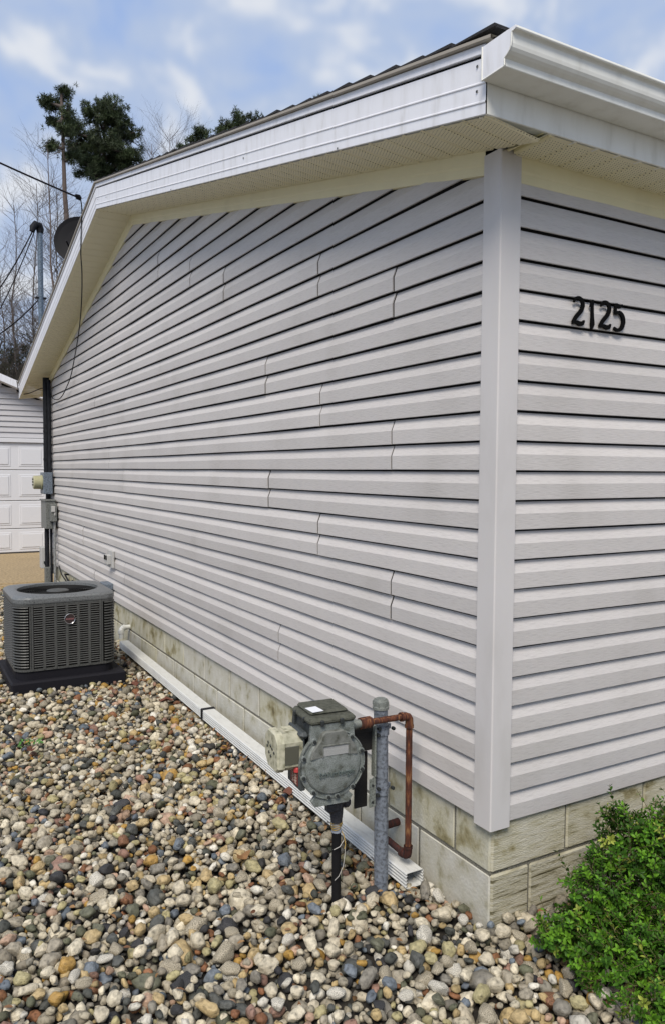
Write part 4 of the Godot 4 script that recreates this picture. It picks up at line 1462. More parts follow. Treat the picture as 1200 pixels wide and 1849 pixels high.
func build_air_conditioner() -> void:
	var pad := thing("equipment_pad", "black plastic pad on stones under the air conditioner", "pad")
	var b := MB.new()
	b.box(K(-6.55, -3.3, -40.75), Vector3(7.9 * S, 0.95 * S, 7.9 * S), 0.012)
	part("slab", b, M.black_plastic, pad)

	var t := thing("air_conditioner", "dark grey outdoor air conditioner with round top fan grille", "air conditioner")
	t.position = K(-6.68, -2.82, -40.7)
	var s := S
	var hw := 3.48
	var rc := 0.95
	var y0 := 0.62      # bottom of the louvred sides
	var y1 := 5.32      # underside of the top cap
	# black base skirt
	b = MB.new()
	var ol := round_rect(hw - 0.08, hw - 0.08, rc, 6)
	for i in ol.size():
		var p: Vector2 = ol[i] * s
		var q: Vector2 = ol[(i + 1) % ol.size()] * s
		b.quad(Vector3(p.x, 0, p.y), Vector3(q.x, 0, q.y), Vector3(q.x, y0 * s, q.y), Vector3(p.x, y0 * s, p.y), Vector3(p.x + q.x, 0, p.y + q.y))
	part("base", b, M.black_plastic, t)
	# dark coil inside
	b = MB.new()
	ol = round_rect(hw - 0.16, hw - 0.16, rc, 6)
	for i in ol.size():
		var p: Vector2 = ol[i] * s
		var q: Vector2 = ol[(i + 1) % ol.size()] * s
		b.quad(Vector3(p.x, y0 * s, p.y), Vector3(q.x, y0 * s, q.y), Vector3(q.x, y1 * s, q.y), Vector3(p.x, y1 * s, p.y), Vector3(p.x + q.x, 0, p.y + q.y))
	part("coil", b, M.ac_inside, t)
	# frame: bottom and top rails, mullions
	b = MB.new()
	ol = round_rect(hw, hw, rc, 8)
	for e in [[y0 - 0.02, y0 + 0.14], [y1 - 0.14, y1 + 0.05]]:
		for i in ol.size():
			var p: Vector2 = ol[i] * s
			var q: Vector2 = ol[(i + 1) % ol.size()] * s
			var hint := Vector3(p.x + q.x, 0, p.y + q.y)
			b.quad(Vector3(p.x, e[0] * s, p.y), Vector3(q.x, e[0] * s, q.y), Vector3(q.x, e[1] * s, q.y), Vector3(p.x, e[1] * s, p.y), hint)
			for h in 2:
				b.quad(Vector3(p.x, e[h] * s, p.y), Vector3(q.x, e[h] * s, q.y), Vector3(q.x, e[h] * s, q.y) * Vector3(0.94, 1, 0.94), Vector3(p.x, e[h] * s, p.y) * Vector3(0.94, 1, 0.94), Vector3(0, -1 if h == 0 else 1, 0))
	part("rails", b, M.ac_grey, t)
	var hmid := (y0 + y1) / 2
	for f in 4:
		var rot := Basis(Vector3.UP, PI / 2 * f)
		b = MB.new()
		var fx := Transform3D(rot, Vector3())
		# centre panel mullions (five wide, two edge posts)
		var pw := 4.66
		for i in 7:
			var x := -pw / 2 + pw * i / 6.0
			b.box(Vector3(x, hmid, hw - 0.02) * s, Vector3(0.14 if i in [0, 6] else 0.20, y1 - y0, 0.07) * s, 0.002, fx)
		for sx in [-1.0, 1.0]:
			b.box(Vector3(sx * (pw / 2 + 0.14), hmid, hw - 0.05) * s, Vector3(0.11, y1 - y0, 0.07) * s, 0.002, fx)
		part("panel_frame", b, M.ac_grey, t)
	# one louvre of the panel, shared
	var lv := MB.new()
	var w := 0.30
	var prof := [Vector2(-0.045, -0.05), Vector2(0.03, -0.035), Vector2(0.055, 0.0), Vector2(0.03, 0.03), Vector2(-0.045, 0.045)]
	for i in prof.size() - 1:
		var p: Vector2 = prof[i]
		var q: Vector2 = prof[i + 1]
		lv.quad(Vector3(-w, p.y, p.x) * s, Vector3(w, p.y, p.x) * s, Vector3(w, q.y, q.x) * s, Vector3(-w, q.y, q.x) * s, Vector3(0, q.x - p.x if i > 1 else -0.5, 1) if i in [1, 2] else Vector3(0, -1 if i == 0 else 1, 0.2))
	var louvre := lv.make()
	# one louvre of a rounded corner, shared
	var lc := MB.new()
	for i in 8:
		var a0 := PI / 2 * i / 8.0 * 0.9 + 0.08
		var a1 := PI / 2 * (i + 1) / 8.0 * 0.9 + 0.08
		for j in prof.size() - 1:
			var p: Vector2 = prof[j] * Vector2(1.2, 1.25)
			var q: Vector2 = prof[j + 1] * Vector2(1.2, 1.25)
			var v := []
			for e in [[a0, p], [a1, p], [a1, q], [a0, q]]:
				var r: float = rc + e[1].x
				v.append(Vector3(hw - rc + cos(e[0]) * r, e[1].y, hw - rc + sin(e[0]) * r) * s)
			var o := Vector3(cos(a0), 0, sin(a0))
			lc.quad(v[0], v[1], v[2], v[3], o + Vector3(0, [-2, -0.3, 0.3, 2][j], 0))
	var corner := lc.make()
	var rows := 27
	var pitch := (y1 - y0 - 0.32) / rows
	var hidden := MB.new()
	for f in 4:
		var rot := Basis(Vector3.UP, PI / 2 * f)
		for r in rows:
			for cidx in 6:
				var x := -2.33 + 4.66 * (cidx + 0.5) / 6.0
				var tr := Transform3D(rot, rot * (Vector3(x, y0 + 0.2 + (r + 0.5) * pitch, hw - 0.01) * s))
				if f == 0:
					put("louvre", louvre, M.ac_grey, t).transform = tr
				else:
					for k in lv.v.size():
						hidden.v.append(tr * lv.v[k]); hidden.n.append(rot * lv.n[k]); hidden.c.append(Color.WHITE)
		var crow := 22
		var cp := (y1 - y0 - 0.32) / crow
		for r in crow:
			var tr := Transform3D(rot, Vector3(0, y0 + 0.2 + (r + 0.5) * cp, 0) * s)
			if f in [0, 3]:
				put("corner_louvre", corner, M.ac_grey, t).transform = tr
			else:
				for k in lc.v.size():
					hidden.v.append(tr * lc.v[k]); hidden.n.append(rot * lc.n[k]); hidden.c.append(Color.WHITE)
	kind(part("louvres", hidden, M.ac_grey, t), "stuff")
	# top cap: from the rounded square to the round opening
	b = MB.new()
	var seg := 72
	var ring := func(k: int, off: float, y: float, mix: float) -> Vector3:
		var a := TAU * k / seg
		var d := Vector2(cos(a), sin(a))
		var h := hw + 0.04 - off
		var rr := rc + 0.1
		# distance to the rounded square along d
		var lo := 0.0
		var hi := h * 1.5
		for it in 22:
			var m2 := (lo + hi) / 2
			var p := d * m2
			var q := Vector2(maxf(absf(p.x) - (h - rr), 0.0), maxf(absf(p.y) - (h - rr), 0.0))
			if q.length() < rr and absf(p.x) < h and absf(p.y) < h:
				lo = m2
			else:
				hi = m2
		var rad := lerpf(lo, 2.86, mix)
		return Vector3(d.x * rad, y, d.y * rad) * s
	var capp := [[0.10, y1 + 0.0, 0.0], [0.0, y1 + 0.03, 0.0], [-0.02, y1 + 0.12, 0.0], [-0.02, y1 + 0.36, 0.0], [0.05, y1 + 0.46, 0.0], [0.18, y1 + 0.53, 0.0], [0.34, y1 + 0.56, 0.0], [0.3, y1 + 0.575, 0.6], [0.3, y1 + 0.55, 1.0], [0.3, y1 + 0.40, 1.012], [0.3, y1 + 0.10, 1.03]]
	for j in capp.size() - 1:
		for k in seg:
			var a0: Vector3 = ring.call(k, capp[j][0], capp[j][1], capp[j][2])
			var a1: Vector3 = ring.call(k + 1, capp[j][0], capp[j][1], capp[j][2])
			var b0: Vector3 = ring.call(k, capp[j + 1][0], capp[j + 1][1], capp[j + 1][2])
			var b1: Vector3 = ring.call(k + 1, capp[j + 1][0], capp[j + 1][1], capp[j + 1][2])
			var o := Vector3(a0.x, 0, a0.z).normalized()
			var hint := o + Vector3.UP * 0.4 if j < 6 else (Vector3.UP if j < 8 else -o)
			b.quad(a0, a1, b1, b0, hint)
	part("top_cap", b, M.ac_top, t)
	# grille: rings and spokes, sunk in the opening
	var yg := y1 + 0.36
	b = MB.new()
	for i in 17:
		var r := 0.72 + i * 0.127
		var pts := []
		for k in 49:
			pts.append(Vector3(cos(TAU * k / 48.0) * r, yg, sin(TAU * k / 48.0) * r) * s)
		b.tube(pts, 0.0021, 5, false)
	for i in 16:
		var a := TAU * i / 16.0
		b.tube([Vector3(cos(a) * 0.6, yg - 0.03, sin(a) * 0.6) * s, Vector3(cos(a) * 2.86, yg - 0.03, sin(a) * 2.86) * s], 0.0026, 5)
	part("fan_guard", b, M.ac_dark, t)
	b = MB.new()
	b.lathe([Vector2(0.0, yg + 0.07), Vector2(0.72, yg + 0.06), Vector2(0.80, yg + 0.0), Vector2(0.80, yg - 0.05)].map(func(q): return q * s), 32)
	part("motor_cap", b, M.ac_grey, t)
	for i in 3:
		b = MB.new()
		var a := TAU * i / 3.0 + 0.4
		for k in 6:
			var r0 := 0.6 + k * 0.34
			var r1 := r0 + 0.34
			var p0 := Vector3(cos(a) * r0, y1 - 0.35, sin(a) * r0)
			var p1 := Vector3(cos(a) * r1, y1 - 0.35, sin(a) * r1)
			var q0 := Vector3(cos(a + 0.75) * r0, y1 - 0.05, sin(a + 0.75) * r0)
			var q1 := Vector3(cos(a + 0.75) * r1, y1 - 0.05, sin(a + 0.75) * r1)
			b.quad(p0 * s, p1 * s, q1 * s, q0 * s, Vector3.UP)
		part("fan_blade", b, M.ac_dark, t)
	b = MB.new()
	var disc := [Vector2(0.0, y1 - 0.9), Vector2(3.2, y1 - 0.9)]
	b.lathe(disc.map(func(q): return q * s), 24)
	part("shroud_floor", b, M.ac_inside, t)
	# maker's badge
	b = MB.new()
	var bx := Transform3D(Basis(Vector3(s, 0, 0), Vector3(0, 0, s), Vector3(0, -s, 0)), Vector3(0.18, 4.12, hw) * s)
	b.lathe([Vector2(0.34, 0.03), Vector2(0.34, 0.10), Vector2(0.0, 0.10)], 28, bx)
	var badge := part("badge", b, M.badge_red, t)
	b = MB.new()
	b.lathe([Vector2(0.38, 0.03), Vector2(0.385, 0.10), Vector2(0.36, 0.13), Vector2(0.33, 0.10)], 28, bx)
	part("badge_ring", b, M.chrome, badge)
	var tm := TextMesh.new()
	tm.text = "RHEEM"
	var font := SystemFont.new()
	font.font_names = PackedStringArray(["Droid Sans"])
	font.font_weight = 700
	tm.font = font
	tm.font_size = 24
	tm.pixel_size = 0.00066
	tm.depth = 0.001
	var word := put("badge_text", tm, M.badge_text, badge)
	word.position = Vector3(0.18, 4.12, hw + 0.105) * s
	for e in [[0.18, y1 + 0.2], [-3.0, y1 + 0.18]]:
		b = MB.new()
		b.lathe([Vector2(0.035, 0.0), Vector2(0.035, 0.02), Vector2(0.0, 0.02)], 6, Transform3D(bx.basis, Vector3(e[0] if e[0] > -1 else -2.2, e[1], hw + 0.06) * s))
		part("screw", b, M.bolt, t)


# ---------------------------------------------------------------- electrics on the gable wall
func build_electrics() -> void:
	var b := MB.new()
	var o := thing("disconnect_box", "blue grey metal disconnect box on siding behind air conditioner", "electrical box")
	b.box(K(-0.30, 0.55, -52.2), Vector3(0.55 * S, 1.7 * S, 1.9 * S), 0.004)
	part("enclosure", b, M.blue_grey_box, o)
	b = MB.new()
	b.box(K(-0.36, 1.28, -52.2), Vector3(0.78 * S, 0.5 * S, 2.05 * S), 0.004)
	part("lid", b, M.blue_grey_box, o)
	b = MB.new()
	b.tube([K(-0.45, -0.2, -52.4), K(-0.45, -1.2, -52.4), K(-0.9, -1.9, -50.0), K(-2.0, -2.0, -46.0)], 0.012, 8)
	part("whip", b, M.conduit_grey, o)

	o = thing("outdoor_outlet", "grey outdoor outlet with lifted cover on the gable siding", "outlet")
	b = MB.new()
	b.box(K(-0.13, 3.8, -51.4), Vector3(0.22 * S, 1.55 * S, 1.75 * S), 0.003)
	part("back_plate", b, M.light_box, o)
	b = MB.new()
	b.box(K(-0.40, 3.75, -51.5), Vector3(0.38 * S, 0.85 * S, 1.0 * S), 0.004)
	part("cover", b, M.light_box, o)
	for z in [-51.15, -51.75]:
		b = MB.new()
		b.box(K(-0.62, 3.95, z), Vector3(0.1 * S, 0.42 * S, 0.22 * S), 0.002)
		part("catch", b, M.dark, o)

	o = thing("service_conduit", "dark service conduit running up the far wall corner", "conduit")
	b = MB.new()
	b.tube([K(-0.62, 11.4, -81.6), K(-0.62, 23.2, -81.6)], 0.036, 14)
	part("pipe", b, M.conduit_dark, o)
	b = MB.new()
	b.tube([K(-0.35, 11.4, -80.9), K(-0.35, 22.9, -80.9)], 0.022, 12)
	part("pipe", b, M.conduit_dark, o)
	for y in [13.0, 16.5, 20.5]:
		b = MB.new()
		b.tube([K(-0.62, y, -81.6), K(-0.62, y + 0.25, -81.6)], 0.039, 14)
		part("strap", b, M.conduit_dark, o)

	o = thing("electric_meter", "blue grey electric meter socket with beige dial on wall", "electric meter")
	b = MB.new()
	b.box(K(-0.75, 10.2, -81.2), Vector3(1.05 * S, 2.65 * S, 2.5 * S), 0.005)
	part("socket_box", b, M.blue_grey_box, o)
	b = MB.new()
	b.lathe([Vector2(0.9, 0.0), Vector2(0.92, 0.16), Vector2(0.84, 0.2), Vector2(0.82, 0.95), Vector2(0.74, 1.05), Vector2(0.0, 1.05)].map(func(q): return q * S), 24, Transform3D(Basis(Vector3(0, 0, 1), Vector3(-1, 0, 0), Vector3(0, 1, 0)), K(-1.27, 10.3, -81.2)))
	part("dial", b, M.meter_dial, o)
	for i in 3:
		b = MB.new()
		b.box(K(-2.36, 10.0 + i * 0.35, -81.2), Vector3(0.08 * S, 0.14 * S, 0.5 * S), 0.001)
		part("display_mark", b, M.dark, o)

	o = thing("breaker_panel", "light grey breaker panel box below the electric meter", "electrical box")
	b = MB.new()
	b.box(K(-0.75, 6.4, -80.2), Vector3(1.15 * S, 3.4 * S, 3.4 * S), 0.005)
	part("enclosure", b, M.grey_box, o)
	b = MB.new()
	b.box(K(-0.80, 8.15, -80.2), Vector3(1.35 * S, 0.18 * S, 3.6 * S), 0.003)
	part("rain_lip", b, M.grey_box, o)
	b = MB.new()
	b.tube([K(-0.6, 8.2, -81.0), K(-0.6, 8.95, -81.0)], 0.03, 12)
	part("nipple", b, M.conduit_dark, o)

	o = thing("switch_box", "small grey switch box on the front of breaker panel", "electrical box")
	b = MB.new()
	b.box(K(-0.55, 6.7, -78.0), Vector3(0.75 * S, 2.1 * S, 0.9 * S), 0.004)
	part("enclosure", b, M.grey_box, o)
	b = MB.new()
	b.box(K(-0.62, 7.15, -77.5), Vector3(0.45 * S, 0.7 * S, 0.16 * S), 0.003)
	b.box(K(-0.45, 6.55, -77.48), Vector3(0.12 * S, 0.35 * S, 0.22 * S), 0.002)
	part("lever", b, M.light_box, o)

	o = thing("wall_conduit", "pale grey conduit dropping from the switch box to stones", "conduit")
	b = MB.new()
	b.tube([K(-0.4, 5.65, -78.0), K(-0.4, 3.0, -78.0), K(-0.42, -3.6, -78.0)], 0.016, 10)
	part("pipe", b, M.conduit_grey, o)
	o = thing("ground_conduit", "thick grey conduit under the breaker panel", "conduit")
	b = MB.new()
	b.tube([K(-0.85, 4.75, -80.8), K(-0.85, -0.6, -80.8)], 0.028, 12)
	b.tube([K(-0.55, 4.75, -79.6), K(-0.55, -3.6, -79.6)], 0.014, 10)
	part("pipe", b, M.conduit_dark, o)
	b = MB.new()
	b.box(K(-0.8, -1.6, -80.6), Vector3(0.75 * S, 2.9 * S, 0.9 * S), 0.004)
	part("cover", b, M.grey_box, o)
	o = thing("phone_box", "small off white utility box at the foot of conduits", "utility box")
	b = MB.new()
	b.box(K(-1.1, 0.95, -81.6), Vector3(0.8 * S, 2.6 * S, 1.5 * S), 0.004)
	part("enclosure", b, M.light_box, o)
	b = MB.new()
	b.box(K(-1.12, 0.4, -80.78), Vector3(0.3 * S, 0.3 * S, 0.15 * S), 0.003)
	part("latch", b, M.bolt, o)
	# loose black lines that drop behind the unit
	o = thing("refrigerant_line", "black lines looping out of the foundation behind air conditioner", "cable")
	b = MB.new()
	b.tube([K(0.1, -0.2, -72.5), K(-0.35, -0.1, -72.2), K(-0.45, -0.5, -70.0), K(-0.4, -0.7, -67.8), K(-0.4, -1.6, -66.5), K(-0.5, -2.8, -66.0)], 0.010, 8)
	b.tube([K(-0.1, -0.5, -69.2), K(-0.35, -0.9, -67.0), K(-0.38, -1.4, -65.2), K(-0.42, -2.9, -64.8)], 0.012, 8)
	b.tube([K(-0.1, 0.3, -77.2), K(-0.3, -0.4, -74.5), K(-0.3, -0.9, -71.5), K(-0.2, -0.6, -69.5)], 0.007, 8)
	part("line", b, M.cable, o)


# ---------------------------------------------------------------- things at roof level
func build_roof_things() -> void:
	var o := thing("satellite_dish", "black round dish seen edge on above far roof slope", "satellite dish")
	var c := K(2.2, 39.0, -76.1)
	var b := MB.new()
	var ax := Vector3(-0.55, 0.12, 0.83).normalized()
	var sx := ax.cross(Vector3.UP).normalized()
	var sy := sx.cross(ax).normalized()
	var xf := Transform3D(Basis(sx, ax, sy), c)
	var r := 2.75 * S
	b.lathe([Vector2(0.0, -0.035), Vector2(r * 0.5, -0.027), Vector2(r * 0.85, -0.008), Vector2(r, 0.008), Vector2(r, 0.014), Vector2(r * 0.85, -0.002), Vector2(r * 0.5, -0.02), Vector2(0.0, -0.028)], 40, xf)
	part("reflector", b, M.cable, o)
	b = MB.new()
	b.tube([xf * Vector3(0, -0.03, 0), xf * Vector3(0.0, -0.12, 0.06), K(2.4, 27.5, -75.8)], 0.018, 10)
	part("mount", b, M.cable, o)
	b = MB.new()
	b.tube([xf * Vector3(0, 0.0, -r * 0.95), xf * Vector3(0, 0.30, -r * 0.5)], 0.009, 8)
	part("feed_arm", b, M.cable, o)

	o = thing("service_mast", "blue grey service mast with hooded weatherhead above far eave", "mast")
	b = MB.new()
	b.tube([K(-0.62, 23.0, -84.2), K(-0.62, 41.6, -84.2)], 0.033, 16)
	part("pipe", b, M.mast, o)
	b = MB.new()
	b.tube([K(-0.62, 41.4, -84.2), K(-0.62, 41.9, -84.2), K(-0.75, 42.25, -84.1), K(-1.15, 42.35, -84.0), K(-1.5, 41.9, -83.9), K(-1.6, 41.4, -83.9)], [0.038, 0.05, 0.052, 0.05, 0.042, 0.03], 12)
	part("weatherhead", b, M.conduit_dark, o)
	b = MB.new()
	b.box(K(-0.62, 33.4, -84.2), Vector3(1.3 * S, 0.25 * S, 0.4 * S), 0.004)
	part("guy_clamp", b, M.conduit_dark, o)

	o = thing("power_line", "black power lines swooping from left edge to the weatherhead", "cable")
	b = MB.new()
	var far := K(-26, 34.5, -95)
	b.tube(sag(K(-1.5, 41.5, -83.9), far, 1.2), 0.008, 6)
	part("strand", b, M.cable, o)
	b = MB.new()
	b.tube(sag(K(-1.3, 41.5, -83.9), far + Vector3(0, -0.1, 0.2), 1.6), 0.007, 6)
	part("strand", b, M.cable, o)
	b = MB.new()
	b.tube(sag(K(-0.7, 33.4, -84.2), far + Vector3(0, 0.25, 0), 0.9), 0.008, 6)
	part("strand", b, M.cable, o)

	o = thing("overhead_wire", "single black overhead wire from upper left to roof peak", "cable")
	b = MB.new()
	b.tube(sag(K(-34, 40.0, -36), K(-2.85, 35.0, -49.6), 0.06), 0.0075, 6)
	part("wire", b, M.cable, o)
	b = MB.new()
	b.tube([K(-3.3, 35.15, -49.4), K(-3.05, 35.05, -49.5), K(-2.85, 34.95, -49.6)], [0.012, 0.026, 0.016], 8)
	part("wire_grip", b, M.cable, o)

	o = thing("drop_cable", "thin black cable hanging down soffit and looping on siding", "cable")
	b = MB.new()
	var pts := [K(-2.85, 35.0, -49.6), K(-2.75, 34.3, -49.6), K(-2.72, 33.4, -49.8), K(-2.7, 32.2, -50.2), K(-2.62, 30.6, -50.8), K(-2.5, 29.0, -51.0), K(-2.2, 26.8, -52.8), K(-1.3, 25.2, -58.5), K(-0.4, 23.6, -65.2), K(-0.4, 21.9, -67.3), K(-0.4, 20.69, -70.48), K(-0.4, 20.1, -73.0), K(-0.4, 20.05, -75.4), K(-0.4, 20.5, -78.4), K(-0.4, 21.5, -79.5), K(-0.4, 22.4, -80.0)]
	b.tube(smooth_path(pts), 0.0052, 6)
	part("wire", b, M.cable, o)
	o = thing("eave_cable", "black cable drooping under the far end of rake soffit", "cable")
	b = MB.new()
	b.tube(smooth_path([K(-2.7, 23.6, -91.0), K(-2.5, 21.9, -90.0), K(-1.8, 21.7, -87.5), K(-1.0, 22.0, -84.0), K(-0.75, 21.9, -82.2), K(-0.8, 21.0, -81.9)]), 0.006, 6)
	part("wire", b, M.cable, o)


func sag(a: Vector3, c: Vector3, d: float) -> Array:
	var o := []
	for i in 25:
		var t := i / 24.0
		o.append(a.lerp(c, t) - Vector3(0, d * 4.0 * t * (1.0 - t), 0))
	return o


func smooth_path(p: Array) -> Array:
	var cv := Curve3D.new()
	for i in p.size():
		var d: Vector3 = (p[mini(i + 1, p.size() - 1)] - p[maxi(i - 1, 0)]) / 6.0
		cv.add_point(p[i], -d, d)
	var o := []
	for i in p.size() - 1:
		for k in 4:
			o.append(cv.sample(i, k / 4.0))
	o.append(p[p.size() - 1])
	return o


# ---------------------------------------------------------------- house number
func stroke(b: MB, pts: Array, wid: Array, z0: float, z1: float, xf: Transform3D) -> void:
	# a brushed stroke of varying width with solid depth
	var l := []
	var r := []
	var cnt := pts.size()
	for i in cnt:
		var d: Vector2 = (pts[mini(i + 1, cnt - 1)] - pts[maxi(i - 1, 0)]).normalized()
		var o: Vector2 = Vector2(-d.y, d.x) * wid[i] / 2
		l.append(pts[i] + o)
		r.append(pts[i] - o)
	for i in cnt - 1:
		b.quad(xf * Vector3(l[i].x, l[i].y, z1), xf * Vector3(l[i + 1].x, l[i + 1].y, z1), xf * Vector3(r[i + 1].x, r[i + 1].y, z1), xf * Vector3(r[i].x, r[i].y, z1), Vector3(0, 0, 1))
		for e in [[l, 1.0], [r, -1.0]]:
			var p: Vector2 = e[0][i]
			var q: Vector2 = e[0][i + 1]
			var d := q - p
			b.quad(xf * Vector3(p.x, p.y, z0), xf * Vector3(q.x, q.y, z0), xf * Vector3(q.x, q.y, z1), xf * Vector3(p.x, p.y, z1), Vector3(-d.y, d.x, 0) * e[1])
	for i in [0, cnt - 1]:
		b.quad(xf * Vector3(l[i].x, l[i].y, z0), xf * Vector3(r[i].x, r[i].y, z0), xf * Vector3(r[i].x, r[i].y, z1), xf * Vector3(l[i].x, l[i].y, z1), Vector3((pts[0] - pts[1]).x if i == 0 else 0.0, (pts[0] - pts[1]).y if i == 0 else 1.0, 0))


func bez(p: Array, w: Array, steps := 5) -> Array:
	var q := []
	for e in p:
		q.append(Vector3(e[0], e[1], 0))
	var cv := Curve3D.new()
	for i in q.size():
		var d: Vector3 = (q[mini(i + 1, q.size() - 1)] - q[maxi(i - 1, 0)]) / 6.0
		cv.add_point(q[i], -d, d)
	var o := []
	var ws := []
	for i in q.size() - 1:
		for k in steps:
			var s := cv.sample(i, float(k) / steps)
			o.append(Vector2(s.x, s.y))
			ws.append(lerpf(w[i], w[i + 1], float(k) / steps))
	o.append(Vector2(q[q.size() - 1].x, q[q.size() - 1].y))
	ws.append(w[q.size() - 1])
	return [o, ws]


func build_number() -> void:
	var o := thing("house_number", "black metal house number 2125 on the front siding", "house number")
	var two := [bez([[0.14, 0.80], [0.20, 0.93], [0.34, 0.985], [0.52, 0.92], [0.60, 0.74], [0.50, 0.52], [0.26, 0.28], [0.10, 0.06]], [0.05, 0.10, 0.12, 0.16, 0.17, 0.16, 0.15, 0.13]),
		bez([[0.06, 0.06], [0.26, 0.09], [0.46, 0.05], [0.60, 0.08], [0.68, 0.19]], [0.12, 0.13, 0.17, 0.15, 0.05])]
	var one := [bez([[0.02, 0.72], [0.10, 0.86], [0.17, 0.99]], [0.04, 0.14, 0.05]), bez([[0.16, 0.98], [0.13, 0.70], [0.14, 0.40], [0.15, 0.10], [0.10, -0.10]], [0.06, 0.12, 0.13, 0.20, 0.05])]
	var five := [bez([[0.52, 0.98], [0.34, 0.90], [0.16, 0.95]], [0.05, 0.16, 0.14]), bez([[0.14, 0.98], [0.12, 0.78], [0.12, 0.58]], [0.12, 0.13, 0.13]),
		bez([[0.12, 0.60], [0.32, 0.68], [0.52, 0.56], [0.58, 0.34], [0.48, 0.10], [0.26, 0.0], [0.06, 0.07]], [0.06, 0.13, 0.17, 0.18, 0.16, 0.12, 0.10])]
	var at := [[two, 3.17], [one, 4.07], [two, 4.5], [five, 5.25]]
	for e in at:
		var b := MB.new()
		var z := 0.006
		for st in e[0]:
			stroke(b, st[0], st[1], 0.0, z / S, Transform3D(Basis.from_scale(Vector3(S * 0.93, S * 0.94, S)), K(e[1], 17.05, 0.035)))
			z += 0.0006
		part("digit", b, M.number, o)


# ---------------------------------------------------------------- boxwood
func leaf_mesh() -> ArrayMesh:
	# a folded oval leaf lying along +z, base at the origin, 1 long
	var b := MB.new()
	var sp := [[0.0, 0.0, 0.0], [0.22, 0.17, 0.02], [0.5, 0.24, 0.03], [0.8, 0.15, 0.0], [1.0, 0.0, -0.05]]
	for i in sp.size() - 1:
		var p: Array = sp[i]
		var q: Array = sp[i + 1]
		for s in [-1.0, 1.0]:
			var a0 := Vector3(0, p[2], p[0])
			var a1 := Vector3(0, q[2], q[0])
			var e0 := Vector3(s * p[1], p[2] + p[1] * 0.30, p[0])
			var e1 := Vector3(s * q[1], q[2] + q[1] * 0.30, q[0])
			b.flat(a0, a1, e1, Vector3.UP)
			if p[1] > 0.0:
				b.flat(a0, e1, e0, Vector3.UP)
	return b.make()


